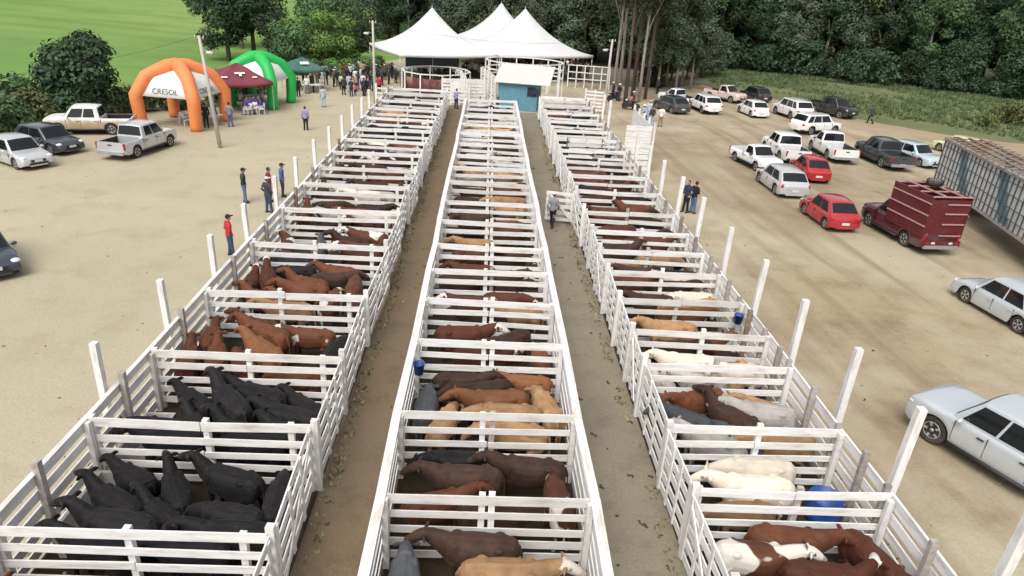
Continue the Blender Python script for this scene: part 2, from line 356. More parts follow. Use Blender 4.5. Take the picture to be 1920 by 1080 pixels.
# ------------------------------------------------------------------ cattle
def cow_mesh(pose, hump=0.0):
    mb = MB()
    def ring(x, zc, w, h, n=16, e=.82):
        out = []
        for k in range(n):
            t = 2*math.pi*k/n; c, s = math.cos(t), math.sin(t)
            out.append(Vector((x, w*math.copysign(abs(c)**e, c), zc+h*math.copysign(abs(s)**e, s))))
        return out
    T = [(-.87,1.02,.07,.10),(-.84,1.0,.17,.22),(-.74,.985,.245,.30),(-.58,.975,.30,.335),(-.36,.955,.315,.35),(-.08,.925,.36,.38),(.18,.915,.355,.39),(.40,.935,.305,.375),(.58,.965,.245,.345),(.72,1.0,.17,.27),(.80,1.03,.10,.16)]
    mb.loft([ring(*t) for t in T])
    for s in (-1, 1):
        mb.ell((-.45,.22*s,1.20), (.12,.08,.075)); mb.ell((-.78,.12*s,1.12), (.08,.06,.07)); mb.ell((.46,.20*s,1.03), (.18,.09,.26)); mb.ell((-.62,.20*s,.88), (.22,.12,.28))
    mb.tube([(-.78,0,1.24),(-.3,0,1.275),(.2,0,1.255),(.55,0,1.27)], [.06,.06,.06,.07], 8)
    if hump: mb.ell((.50,0,1.25), (.26,.12,.14))
    side_ = {'left': .5, 'right': -.5}.get(pose, 0.0)
    if pose == 'up': poll, muz = (1.0,0,1.50), (1.44,0,1.34)
    elif pose == 'down': poll, muz = (1.16,0,.98), (1.42,0,.58)
    elif side_: poll, muz = (1.02,.28*side_/.5,1.34), (1.20,.70*side_/.5,1.14)
    else: poll, muz = (1.12,0,1.33), (1.52,0,1.08)
    poll, muz = Vector(poll), Vector(muz); nb = Vector((.62,0,1.06))
    mb.tube([nb, nb.lerp(poll, .5)+Vector((0,0,.02)), poll], [(.215,.29),(.165,.215),(.115,.14)], 14)
    d = (muz-poll).normalized(); sd_ = Vector((0,0,1)).cross(d).normalized(); upv = d.cross(sd_)
    mb.tube([poll-d*.06, poll+d*.06, poll+d*.22, poll+d*.36, muz-d*.03, muz+d*.03], [(.085,.08),(.12,.125),(.108,.12),(.085,.095),(.082,.082),(.062,.06)], 12)
    ea = []
    for s in (-1, 1):
        e0 = poll+sd_*s*.10+upv*.03; e1 = poll+sd_*s*.29+upv*-.01-d*.05
        mb.tube([e0, e0.lerp(e1,.5), e1], [(.03,.035),(.034,.085),(.016,.035)], 8)
    for s in (-1, 1):
        mb.tube([(.48,.15*s,.78),(.49,.17*s,.56),(.50,.165*s,.36),(.485,.165*s,.15),(.51,.165*s,.0)], [.135,.085,.058,.045,.06], 10)
        mb.tube([(-.60,.17*s,.86),(-.46,.19*s,.62),(-.66,.18*s,.43),(-.64,.175*s,.14),(-.60,.175*s,.0)], [.18,.125,.062,.046,.06], 10)
    mb.tube([(-.86,0,1.18),(-.93,.01,1.02),(-.94,.03,.75),(-.93,.04,.55),(-.93,.04,.45)], [.035,.028,.022,.04,.02], 8)
    me = remesh(mb, 'cow_'+pose, .021, 4)
    for v in me.vertices: v.co.z = max(v.co.z, 0.0)
    a = me.attributes.new('head', 'FLOAT', 'POINT'); e = me.attributes.new('ear', 'FLOAT', 'POINT'); vals = []; ev = []
    for v in me.vertices:
        p = v.co-poll; t = p.dot(d); lat = abs(p.dot(sd_)); rad = (p-d*t).length
        vals.append(1.0 if (-.10 < t < .7 and rad < .26 and lat < .125) else 0.0)
        eye = abs(t-.11) < .035 and abs(lat-.115) < .03 and abs((p-d*t).dot(upv)-.03) < .035
        ev.append(1.6 if eye else (1.0 if (t > .34 and rad < .2) else 0.0))
    a.data.foreach_set('value', vals); e.data.foreach_set('value', ev)
    return me
def coat(name, c, face=None, var=.22, patch=None, muzzle=(.05,.04,.035)):
    m = bpy.data.materials.new('coat_'+name); m.use_nodes = True; n = m.node_tree.nodes; l = m.node_tree.links; b = n['Principled BSDF']
    b.inputs['Roughness'].default_value = .68; b.inputs['Specular IOR Level'].default_value = .2
    b.inputs['Sheen Weight'].default_value = .04; b.inputs['Sheen Roughness'].default_value = .4
    tc = n.new('ShaderNodeTexCoord'); oi = n.new('ShaderNodeObjectInfo')
    ad = n.new('ShaderNodeVectorMath'); ad.operation = 'ADD'; l.new(tc.outputs['Object'], ad.inputs[0])
    sc0 = n.new('ShaderNodeVectorMath'); sc0.operation = 'SCALE'; sc0.inputs[0].default_value = (37,11,53); l.new(oi.outputs['Random'], sc0.inputs['Scale']); l.new(sc0.outputs[0], ad.inputs[1])
    nz = n.new('ShaderNodeTexNoise'); nz.inputs['Scale'].default_value = 2.6; nz.inputs['Detail'].default_value = 9; nz.inputs['Roughness'].default_value = .65; l.new(ad.outputs[0], nz.inputs['Vector'])
    mr = n.new('ShaderNodeMapRange'); mr.inputs[1].default_value = .3; mr.inputs[2].default_value = .7; mr.inputs[3].default_value = 1-var; mr.inputs[4].default_value = 1+var; l.new(nz.outputs[0], mr.inputs[0])
    m2 = n.new('ShaderNodeMapRange'); m2.inputs[3].default_value = .72; m2.inputs[4].default_value = 1.28; l.new(oi.outputs['Random'], m2.inputs[0])
    mu = n.new('ShaderNodeMath'); mu.operation = 'MULTIPLY'; l.new(mr.outputs[0], mu.inputs[0]); l.new(m2.outputs[0], mu.inputs[1])
    sc = n.new('ShaderNodeVectorMath'); sc.operation = 'SCALE'; sc.inputs[0].default_value = c; l.new(mu.outputs[0], sc.inputs['Scale']); out = sc.outputs[0]
    def mixc(f, a, colr):
        q = n.new('ShaderNodeMix'); q.data_type = 'RGBA'; l.new(f, q.inputs[0]); l.new(a, q.inputs[6]); q.inputs[7].default_value = (*colr, 1); return q.outputs[2]
    fz = n.new('ShaderNodeTexNoise'); fz.inputs['Scale'].default_value = 9; fz.inputs['Detail'].default_value = 8; fz.inputs['Roughness'].default_value = .75; l.new(ad.outputs[0], fz.inputs['Vector'])
    fr = n.new('ShaderNodeMapRange'); fr.inputs[1].default_value = .56; fr.inputs[2].default_value = .74; fr.inputs[4].default_value = .55; l.new(fz.outputs[0], fr.inputs[0]); mudc = tuple(.5*k+.5*q_ for k, q_ in zip(c, (.16,.125,.085))); out = mixc(fr.outputs[0], out, mudc)
    if patch:
        pz = n.new('ShaderNodeTexNoise'); pz.inputs['Scale'].default_value = 1.3; pz.inputs['Detail'].default_value = 1; l.new(ad.outputs[0], pz.inputs['Vector'])
        pr_ = n.new('ShaderNodeMapRange'); pr_.inputs[1].default_value = .54; pr_.inputs[2].default_value = .56; l.new(pz.outputs[0], pr_.inputs[0]); out = mixc(pr_.outputs[0], out, patch)
    if face:
        at = n.new('ShaderNodeAttribute'); at.attribute_name = 'head'; out = mixc(at.outputs['Fac'], out, face)
    at = n.new('ShaderNodeAttribute'); at.attribute_name = 'ear'; q = n.new('ShaderNodeMath'); q.operation = 'MULTIPLY'; q.inputs[1].default_value = .6; l.new(at.outputs['Fac'], q.inputs[0]); out = mixc(q.outputs[0], out, muzzle)
    hz = n.new('ShaderNodeTexNoise'); hz.inputs['Scale'].default_value = 28; hz.inputs['Detail'].default_value = 6; l.new(tc.outputs['Object'], hz.inputs['Vector'])
    bp = n.new('ShaderNodeBump'); bp.inputs['Strength'].default_value = .35; bp.inputs['Distance'].default_value = .02; l.new(hz.outputs[0], bp.inputs['Height']); l.new(bp.outputs[0], b.inputs['Normal'])
    l.new(out, b.inputs['Base Color']); return m
WF = (.62,.58,.52)
COATS = {'K': ('black', coat('black', (.011,.010,.011), var=.4)), 'R': ('red-brown', coat('red', (.108,.038,.018), var=.35)), 'H': ('white-faced red-brown', coat('hereford', (.075,.024,.013), WF, muzzle=(.3,.2,.16))),
 'D': ('dark brown', coat('dark_brown', (.042,.022,.015), var=.4)), 'T': ('tan', coat('tan', (.34,.20,.10), var=.32, muzzle=(.3,.2,.14))), 'F': ('pale-faced tan', coat('tan_face', (.34,.20,.10), (.55,.5,.43), var=.32, muzzle=(.3,.2,.14))), 'O': ('orange-brown', coat('orange', (.16,.066,.028))),
 'C': ('cream white', coat('cream', (.56,.50,.41), var=.16, muzzle=(.2,.16,.14))), 'G': ('slate grey', coat('grey', (.065,.068,.075))), 'L': ('pale grey', coat('pale_grey', (.40,.37,.34), var=.2)),
 'P': ('brown and white', coat('pied', (.09,.035,.018), WF, patch=(.6,.56,.5)))}
COWM = {(p, h): cow_mesh(p, h) for p, h in (('up',0),('mid',0),('down',0),('left',0),('right',0),('mid',1),('left',1))}
POSEW = {'up': 'with raised head', 'mid': 'looking ahead', 'down': 'with lowered head', 'left': 'with turned head', 'right': 'with turned head'}
def facing(h):
    h %= 360
    return 'facing the big tent' if 50 < h < 130 else 'facing the camera' if 230 < h < 310 else ('facing the cars' if h <= 50 or h >= 310 else 'facing away from the cars')
def pen_cows(row, i, cows):
    """cows: (u across 0..1, v along 0..1, heading deg in the yard frame, pose, coat, scale)"""
    nm, (c0, c1), FA = ROWS[row]; a0, a1 = FA[i], FA[i+1]
    Wp, Dp = c1-c0, a1-a0; L = []
    for (u, v, hd, pose, ct, sc) in cows: L.append([c0+Wp*u, a0+Dp*v, R(hd+jit(3)), pose, ct, sc*.86])
    def ext(q):     # nose, rump and reach along the cow
        f = {'up':1.50,'mid':1.58,'down':1.48}.get(q[3], 1.26)*q[5]; b = .99*q[5]; return f, b
    def circ(q): return [(q[0]+math.cos(q[2])*t*q[5], q[1]+math.sin(q[2])*t*q[5], r*q[5]) for t, r in ((-.66,.34),(-.22,.37),(.25,.37),(.72,.29),(1.2,.17))]
    for it in range(160):
        for m in range(len(L)):
            for n_ in range(m):
                for (x, y, r1) in circ(L[m]):
                    for (x2, y2, r2) in circ(L[n_]):
                        dx, dy = x-x2, y-y2; d = math.hypot(dx, dy)
                        if d < r1+r2-.03:
                            k = .12*(r1+r2-.03-d)/(d+1e-6); L[m][0] += dx*k; L[m][1] += dy*k; L[n_][0] -= dx*k; L[n_][1] -= dy*k
        for q in L:
            f, b = ext(q); cx, sy = math.cos(q[2]), math.sin(q[2])
            ex = [q[0]+cx*f, q[0]-cx*b]; ey = [q[1]+sy*f, q[1]-sy*b]; mg = .14+.30*q[5]*abs(sy); mh = .16+.30*q[5]*abs(cx)
            lo, hi = min(min(ex)-.10, q[0]-mg-.05), max(max(ex)+.10, q[0]+mg+.05)
            if hi-lo > Wp: q[5] *= .97
            elif lo < c0+.06: q[0] += c0+.06-lo
            elif hi > c1-.10: q[0] -= hi-c1+.10
            lo, hi = min(min(ey)-.05, q[1]-mh), max(max(ey)+.05, q[1]+mh)
            if hi-lo > Dp-.12: q[2] += (.03 if math.cos(q[2])*math.sin(q[2]) < 0 else -.03) if abs(sy) > .2 else 0; q[5] *= .985
            elif lo < a0+.08: q[1] += a0+.08-lo
            elif hi > a1-.05: q[1] -= hi-a1+.05
    L.sort(key=lambda q: q[0])
    for k, (cc, aa, hr, pose, ct, s) in enumerate(L):
        me = COWM[(pose, 1 if ct == 'C' and pose in ('mid','left') else 0)]
        o = link('cow', me); o.location = RW(cc, aa, .012)
        o.scale = (s, s*(1+jit(.05)), s*(1+jit(.03))); o.rotation_euler = (0, 0, ROWZ+hr)
        if len(me.materials) == 0: me.materials.append(COATS['K'][1])
        setmat(o, 0, COATS[ct][1])
        pw = nm.split()[0].replace(' row', '')
        tag(o, f'{COATS[ct][0]} cow {POSEW[pose]}, {NTH[k]} from the tents side, {ORD[i]} {pw} pen', 'cow', f'cattle in the {nm}')
P = ('mid','up','down','left','right')
pen_cows('tent', 0, [(.62,.82,200,'mid','R',1),(.86,.66,185,'left','H',1),(.30,.80,170,'mid','R',1),(.50,.5,180,'mid','D',1)])
pen_cows('tent', 1, [(.17,.18,165,'mid','K',1),(.26,.62,150,'up','K',.95),(.40,.38,168,'up','K',1.05),(.47,.80,125,'up','K',.9),(.68,.66,160,'up','K',1),(.72,.22,178,'mid','K',1),(.90,.60,95,'down','K',.9),(.88,.3,170,'down','K',.9),(.12,.75,150,'mid','K',.85),(.55,.5,140,'up','K',.85),(.58,.15,176,'mid','K',.9)])
pen_cows('tent', 2, [(.15,.42,170,'left','K',.95),(.22,.72,140,'mid','K',.95),(.42,.62,130,'up','K',1.1),(.40,.25,172,'mid','K',1),(.66,.72,160,'mid','K',1.05),(.74,.42,165,'mid','K',1),(.88,.22,150,'mid','K',.95),(.70,.14,178,'down','K',.95),(.55,.45,150,'up','K',.9),(.9,.6,140,'mid','K',.9),(.3,.5,135,'up','K',.85)])
pen_cows('tent', 3, [(.08,.30,100,'mid','R',1),(.23,.36,105,'mid','R',1.05),(.40,.22,120,'down','R',1),(.42,.64,150,'mid','R',1.15),(.56,.38,135,'mid','O',1.12),(.66,.2,178,'down','O',.9),(.90,.30,82,'down','K',1.02),(.30,.75,160,'up','R',.95),(.62,.7,175,'mid','P',.95),(.16,.6,95,'mid','R',.9)])
pen_cows('tent', 4, [(.18,.30,155,'up','R',1),(.26,.55,110,'up','H',1),(.44,.22,178,'mid','T',1.05),(.50,.44,170,'mid','R',1.05),(.52,.62,160,'up','R',1),(.70,.42,80,'down','P',1),(.82,.5,95,'down','R',1),(.93,.28,88,'down','H',.95),(.3,.8,180,'down','K',.9),(.6,.75,170,'mid','R',.95),(.75,.7,10,'mid','D',.95),(.36,.35,150,'mid','R',.9),(.1,.5,90,'up','H',.9)])
pen_cows('tent', 5, [(.18,.42,110,'left','P',1),(.30,.28,178,'down','G',.95),(.46,.42,95,'mid','G',1),(.60,.60,170,'up','D',1),(.74,.42,175,'left','H',1.05),(.78,.68,172,'mid','P',1.05),(.88,.24,165,'mid','H',1)])
pen_cows('tent', 6, [(.15,.5,95,'up','R',1),(.7,.15,175,'mid','H',1),(.4,.15,4,'mid','D',1),(.30,.35,180,'mid','L',1),(.52,.55,175,'left','R',.95),(.62,.32,178,'mid','C',1.05),(.8,.7,2,'mid','D',1),(.25,.75,10,'down','D',1)])
pen_cows('tent', 7, [(.3,.25,175,'mid','R',1),(.9,.7,100,'mid','D',1),(.55,.8,178,'mid','D',1.05),(.16,.55,95,'up','D',1),(.40,.55,178,'mid','C',1.05),(.58,.32,178,'mid','C',1.1),(.82,.45,175,'mid','L',1),(.78,.75,0,'down','D',1)])
pen_cows('tent', 8, [(.15,.4,90,'up','D',1),(.5,.85,178,'mid','D',1.05),(.85,.8,2,'mid','R',1),(.30,.6,178,'mid','D',1),(.62,.6,182,'mid','R',1),(.45,.3,5,'mid','D',1),(.8,.3,0,'mid','R',1)])
pen_cows('tent', 9, [(.8,.8,178,'mid','D',1),(.15,.3,100,'up','R',1),(.75,.15,4,'mid','D',1),(.3,.6,190,'up','D',1),(.52,.5,178,'mid','L',1),(.7,.4,180,'up','D',1),(.4,.25,0,'mid','R',1)])
pen_cows('tent', 10, [(.6,.85,175,'mid','D',1),(.85,.85,178,'mid','K',1),(.22,.6,180,'mid','P',1),(.46,.62,178,'mid','C',1.05),(.72,.6,180,'mid','R',1.05),(.4,.28,178,'mid','D',1),(.75,.28,4,'mid','L',1)])
def auto(row, i, coats, n, dens=.72):
    nm, (c0, c1), FA = ROWS[row]; D = FA[i+1]-FA[i]; out = []; lanes = max(2, int((D-.45)/dens)); slots = []
    for k in range(lanes):
        slots += [(.30+jit(.04), (k+.6)/(lanes+.25)), (.73+jit(.04), (k+.6)/(lanes+.25))]
    random.shuffle(slots)
    for (u, v) in slots[:n]:
        out.append((u, v, random.choice((0,180))+jit(14), random.choice(('mid','up','mid','down','left','right')), random.choice(coats), 1.06+jit(.08)))
    pen_cows(row, i, out)
for i, c, n in [(11,'KKKK',8),(12,'RDDP',7),(13,'DDRT',7),(14,'KKKD',7),(15,'KKD',7)]: auto('tent', i, c, n)
pen_cows('mid', 0, [(.3,.6,178,'mid','D',1),(.7,.5,2,'mid','T',1)])
pen_cows('mid', 1, [(.16,.55,95,'down','G',1.08),(.45,.92,178,'mid','D',1.05),(.66,.60,358,'mid','F',1.1),(.6,.2,3,'mid','D',1)])
pen_cows('mid', 2, [(.82,.3,100,'down','P',.95),(.3,.3,20,'mid','R',.95),(.35,.55,178,'mid','D',1.05),(.72,.6,175,'mid','D',1.05),(.55,.25,2,'down','D',1),(.2,.8,180,'down','K',.9)])
pen_cows('mid', 3, [(.12,.28,88,'down','G',1),(.28,.24,75,'down','T',.95),(.50,.50,185,'mid','O',1.1),(.52,.22,178,'down','T',1.12),(.72,.20,170,'down','T',1.05),(.64,.70,200,'mid','D',1),(.84,.44,110,'down','T',1),(.35,.85,5,'mid','D',.95),(.8,.8,178,'mid','O',.9)])
pen_cows('mid', 4, [(.42,.55,2,'mid','H',1.08),(.52,.28,345,'left','H',1.05),(.70,.45,215,'mid','D',1.05),(.92,.25,95,'down','O',.9)])
pen_cows('mid', 5, [(.25,.5,180,'mid','H',1.05),(.48,.35,178,'mid','D',1),(.76,.35,178,'right','T',1.05),(.65,.7,2,'down','H',1)])
pen_cows('mid', 6, [(.3,.75,178,'mid','R',1),(.35,.35,2,'mid','D',1.05),(.62,.62,0,'mid','D',1.08),(.78,.3,10,'mid','D',1)])
pen_cows('mid', 7, [(.65,.2,2,'mid','D',1),(.3,.8,178,'mid','T',1),(.7,.5,178,'mid','R',1),(.35,.4,2,'mid','R',1)])
for i, c, n in [(8,'RDH',4),(9,'DDT',4),(10,'RD',3),(11,'TDL',4),(12,'LDL',4),(13,'DLD',4),(14,'DR',3),(15,'TDD',5),(16,'DRL',4),(17,'DK',4)]: auto('mid', i, c, n)
pen_cows('truck', 0, [(.4,.7,4,'mid','H',1),(.7,.4,180,'mid','H',1)])
pen_cows('truck', 1, [(.14,.30,185,'left','H',.95),(.34,.62,352,'mid','P',1.02),(.52,.36,350,'left','H',1.05),(.66,.80,352,'mid','R',1.05),(.84,.45,290,'mid','H',1.0),(.4,.12,4,'mid','R',.95)])
pen_cows('truck', 2, [(.36,.42,178,'mid','C',1.12),(.44,.68,178,'down','C',1.1),(.26,.18,180,'down','T',.9)])
pen_cows('truck', 3, [(.20,.62,200,'mid','R',1),(.30,.26,150,'mid','L',1),(.40,.44,145,'left','G',.9),(.52,.50,130,'up','D',1.05),(.72,.66,172,'mid','L',1.08),(.82,.24,178,'down','T',1.1),(.6,.2,120,'down','G',.9),(.15,.3,160,'mid','L',.85),(.85,.75,150,'left','T',.9)])
pen_cows('truck', 4, [(.15,.2,170,'mid','L',.9),(.28,.5,95,'up','C',1),(.50,.28,178,'mid','C',1.08),(.78,.30,178,'left','C',1.05),(.70,.62,80,'up','T',.95)])
pen_cows('truck', 5, [(.36,.52,178,'mid','T',1.08),(.62,.40,2,'mid','O',1),(.4,.2,0,'mid','D',1)])
pen_cows('truck', 6, [(.28,.6,178,'mid','D',1),(.60,.56,0,'mid','T',1.05),(.70,.28,2,'mid','O',1.08),(.86,.62,178,'down','C',1)])
pen_cows('truck', 7, [(.2,.25,4,'mid','R',1),(.85,.85,178,'mid','K',1),(.25,.55,178,'mid','D',1.05),(.5,.45,100,'up','D',1),(.76,.58,180,'mid','C',1.08),(.72,.25,0,'mid','D',1)])
for i, c, n in [(8,'DDT',4),(9,'RDR',5),(10,'RRD',6),(11,'DLK',5),(12,'RDR',6),(13,'DDK',5),(14,'KDR',5),(15,'DK',3),(16,'DK',4),(17,'KDD',5),(18,'DKR',5),(19,'DL',4)]: auto('truck', i, c, n)
# ------------------------------------------------------------------ things inside the pens
BLUE = mat('blue_plastic', (.02,.07,.28), .45, .1, 6, dirt=(.2,.2,.2), dirt_amt=.25)
CONC = mat('trough_concrete', (.42,.41,.39), .9, .12, 6, dirt=(.25,.23,.2), dirt_amt=.5)
def drum(loc, r, h, lab):
    mb = MB(); mb.lathe([(r*.94,0),(r,.03),(r*1.01,h*.35),(r,h*.36),(r*1.01,h*.68),(r,h*.7),(r,h-.02),(r*.97,h),(r*.9,h),(r*.88,h*.35),(.01,h*.34)], 28)
    o = mb.build('water_drum', BLUE, None, loc); fixn(o.data); return tag(o, lab, 'drum')
drum(RW(7.95, 12.0, .012), .38, .62, 'wide blue plastic water drum beside the cream white cattle')
drum(RW(8.0, 17.0, .012), .3, .5, 'blue plastic water drum in a truck-side pen near the white cattle')
def bucket(loc, lab):
    mb = MB(); mb.lathe([(.11,0),(.15,.3),(.155,.3),(.155,.32),(.14,.32),(.10,.03),(.005,.03)], 20)
    o = mb.build('feed_bucket', BLUE, None, loc); fixn(o.data); tag(o, lab, 'bucket')
    mb = MB(); mb.tube([(.148*math.cos(t), 0, .3+.14*math.sin(t)) for t in [math.pi*k/10 for k in range(11)]], .006, 6); mb.build('handle', METAL, o)
bucket(RW(CM[0]+.22, 15.7, 1.2), 'blue bucket hanging inside the middle row by the brown dirt aisle'); bucket(RW(8.25, 19.4, 1.2), 'blue bucket hanging on the truck-side outer fence')
def trough(a0, a1, lab):
    mb = MB(); o0 = RW(CL[0]+.62, (a0+a1)/2, .012); L = (a1-a0)/2; w = .36; h = .62
    prof = [(-w*.8,0),(-w,h),(-w+.07,h),(-w+.12,.2),(w-.12,.2),(w-.07,h),(w,h),(w*.8,0)]
    R0 = [Vector((x, -L, z)) for x, z in prof]; R1 = [Vector((x, L, z)) for x, z in prof]; mb.loft([R0, R1], 0, False)
    for s in (-1, 1): mb.hexa([Vector((x, s*L+dy, z)) for z, ww in ((0,w*.8),(h-.01,w-.005)) for x, dy in ((-ww,-.04),(ww,-.04),(ww,.04),(-ww,.04))])
    o = mb.build('water_trough', CONC, None, o0); o.rotation_euler.z = ROWZ; fixn(o.data); tag(o, lab, 'trough')
trough(10.4, 12.2, 'grey concrete water trough beside the black cattle, by the outer fence'); trough(12.8, 14.4, 'grey concrete water trough in the tent-side pen of black cattle further back'); trough(20.5, 22.6, 'pale concrete water trough in the tent-side pen of red-brown cattle')
# ------------------------------------------------------------------ vehicles
def interp(x, pts):
    xs = [p[0] for p in pts]; return float(np.interp(x, xs, [p[1] for p in pts]))
_wheels = {}
def wheel_meshes(r, w, rim=RIM, dark=False):
    k = (round(r,2), round(w,2), rim.name)
    if k in _wheels: return _wheels[k]
    t = MB(); h = w/2
    t.lathe([(r*.62,-h*.8),(r*.80,-h),(r*.95,-h*.92),(r,-h*.6),(r,h*.6),(r*.95,h*.92),(r*.80,h),(r*.62,h*.8)], 28, 'Y')
    m = MB(); m.lathe([(r*.64,-h*.82),(r*.64,h*.70),(r*.60,h*.86),(r*.57,h*.86),(r*.55,h*.35),(.02,h*.3)], 28, 'Y', mi=0)
    for i in range(5):
        a = 2*math.pi*i/5
        m.beam((.04*math.cos(a),h*.62,.04*math.sin(a)), (r*.58*math.cos(a),h*.76,r*.58*math.sin(a)), r*.17, .03, 0, up=(0,1,0))
    m.lathe([(r*.14,h*.3),(r*.14,h*.8),(.01,h*.84)], 12, 'Y')
    _wheels[k] = (fixn(t.mesh('tyre', TYRE)), fixn(m.mesh('rim', rim))); return _wheels[k]
def slab(quad, off, thick=.012):
    """thin closed pane lying off its quad"""
    a, b, c, d = [Vector(q) for q in quad]; n = (b-a).cross(d-a).normalized()
    mb = MB(); mb.hexa([q+n*(off-thick) for q in (a,b,c,d)]+[q+n*off for q in (a,b,c,d)]); return mb
def bil(c, u, v): return (c[0]*(1-u)+c[1]*u)*(1-v)+(c[3]*(1-u)+c[2]*u)*v
def vehicle(kind, pm, L=4.0, Wd=1.72, H=1.5, wb=2.5, r=.31, fo=.8, tail=None, rails=False, clad=False, name='parked_car', bedcover=None, rim=RIM, sign=False):
    root = empty(name); ro = L-wb-fo; xf, xr = wb/2+fo, -wb/2-ro; w2 = Wd/2
    pk = kind.startswith('pickup'); big = pk or kind == 'suv'
    belt = H*(.575 if not big else (.60 if pk else .59)); hood = belt*(.97 if not big else 1.0); sill = .2 if not big else .34
    # cabin x keypoints
    cow = wb/2-.02-(.30 if pk else .22); wst = cow-(.62 if not big else .58)
    if kind == 'hatch': rt, rb = xr+.80, xr+.12
    elif kind == 'suv': rt, rb = xr+.62, xr+.08
    elif kind == 'sedan': rt, rb = -wb/2-.05, -wb/2-.60
    elif kind == 'pickup2': rt, rb = cow-2.05, cow-2.17
    elif kind == 'pickup1': rt, rb = cow-1.30, cow-1.42
    if pk: cow -= 0.0
    shp = [(xr,belt*.93),(xr+.06,belt*.97),(rb,belt),(cow,belt),(cow+.05,belt),(xf-.45,hood*.95),(xf-.18,hood*.87),(xf-.04,hood*.74),(xf,hood*.66)]
    if kind in ('hatch','suv'): shp[0] = (xr,belt*.86)
    if kind == 'sedan': shp[0:3] = [(xr,belt*.86),(xr+.08,belt*1.0),(rb-.05,belt*1.03)]
    if pk: shp = [(xr,belt*.985),(rb-.01,belt*.985),(rb+.02,belt),(cow,belt*1.02),(xf-.55,hood*1.01),(xf-.2,hood*.97),(xf-.06,hood*.89),(xf,hood*.80)]
    bed = (xr+.07, rb-.06) if pk else None; bf = belt-.50
    xs = set(np.round(np.linspace(xr, xf, 44), 3))
    for ax in (wb/2, -wb/2):
        for t in np.linspace(-1, 1, 15): xs.add(round(ax+1.16*r*t, 3))
    xs |= {round(xr+.03,3), round(xf-.03,3), round(xf-.07,3)}
    if bed: xs |= {round(bed[0]-.003,3), round(bed[0]+.003,3), round(bed[1]-.003,3), round(bed[1]+.003,3)}
    rings = []
    for x in sorted(xs):
        e = min((x-xr)/.32, (xf-x)/.55, 1.0); e = max(e, 0); rnd = 1-(1-math.sqrt(1-(1-e)**2))*(.17 if x > 0 else .10)
        w = w2*rnd; sh = interp(x, shp); zb = sill
        ex = min((x-xr)/.25, (xf-x)/.25, 1); zb = sill+(1-ex)*.10
        inb = False
        for ax in (wb/2, -wb/2):
            q = (1.16*r)**2-(x-ax)**2
            if q >= -1e-6: zb = max(zb, r+math.sqrt(max(q, 0)))
        zb = min(zb, sh-.12); wi = w-.26
        pr = [(0,sill+.02),(wi,sill+.02),(wi,zb),(w-.015,zb),(w+.005,zb+(sh-zb)*.12),(w+.012,zb+(sh-zb)*.45),(w-.008,zb+(sh-zb)*.72),(w-.03,sh-.045),(w-.07,sh-.004)]
        if bed and bed[0] <= x <= bed[1]: pr += [(w-.15,sh),(w-.155,bf),(0,bf)]
        else:
            cr = .045 if x > cow else .03
            pr += [(w-.15,sh+cr*.35),(w*.5,sh+cr*.85),(0,sh+cr)]
        half = [Vector((x, y, z)) for y, z in pr]; rings.append(half[:-1]+[half[-1]]+[Vector((v.x,-v.y,v.z)) for v in half[-2:0:-1]])
    mb = MB(); n = len(rings[0]); k = 12
    for i in range(len(rings)-1):
        for j in range(n):
            jj = j if j < k-1 else n-1-j   # ring segment measured from the sill
            inbed = bed and bed[0] <= rings[i][0].x and rings[i+1][0].x <= bed[1]
            mi = 1 if jj < 3 else (2 if (clad and jj < 4) else 0)
            if inbed and jj in (9,10): mi = 1
            a, b = rings[i][j], rings[i][(j+1) % n]; c, d = rings[i+1][(j+1) % n], rings[i+1][j]
            mb.add([a,b,c,d], [(0,1,2,3)], mi, True)
    for rg in (rings[0], rings[-1]):
        cen = sum((Vector(p) for p in rg), Vector())/n
        for j in range(n):
            mb.add([cen, rg[j], rg[(j+1) % n]], [(0,1,2)], 0, False)
    # cabin shell
    bw, tw = w2-.055, w2-.20; zB, zR = belt-.02, H
    if kind == 'sedan': zB = belt-.02
    cab = bmesh.new(); NX = 5
    FB, RB_ = cow, rb; FT, RT = wst, rt
    V = {}
    def cv(key, p): V[key] = cab.verts.new(p)
    ymul = [-1,-.5,0,.5,1]; crown = {-1:0,-.5:.03,0:.04,.5:.03,1:0}
    yz = lambda z: bw+(tw-bw)*(z-zB)/(zR-.05-zB)
    for s in ymul:
        bul = .06*(1-s*s)
        zf, zm, zr_ = zR-.035+crown[s], zR+crown[s]-.012, zR-.06+crown[s]
        yf, ym, yr = (yz(zf)*s, yz(zm)*s, yz(zr_)*s) if abs(s) == 1 else (tw*s, tw*s, tw*s)
        cv(('fb',s), (FB+bul, bw*s, zB)); cv(('ft',s), (FT+bul*.6, yf, zf)); cv(('rt',s), (RT-bul*.3, yr, zr_)); cv(('rb',s), (RB_-bul*.5, bw*s, zB)); cv(('mt',s), ((FT+RT)/2+.1, ym, zm))
    for a, b in zip(ymul[:-1], ymul[1:]):
        for p, q in (('fb','ft'),('ft','mt'),('mt','rt'),('rt','rb')): cab.faces.new([V[(p,a)],V[(p,b)],V[(q,b)],V[(q,a)]])
    for s in (-1, 1):
        cab.faces.new([V[(q,s)] for q in ('fb','ft','mt','rt','rb')])
    bmesh.ops.recalc_face_normals(cab, faces=cab.faces)
    eds = [e for e in cab.edges if len(e.link_faces) == 2 and e.calc_face_angle(0) > .45]
    bmesh.ops.bevel(cab, geom=eds, offset=.05, segments=3, profile=.6, affect='EDGES')
    bmesh.ops.triangulate(cab, faces=[f for f in cab.faces if len(f.verts) > 4])
    cab.verts.index_update(); mb.add([v.co.copy() for v in cab.verts], [[v.index for v in f.verts] for f in cab.faces], 0, True); cab.free()
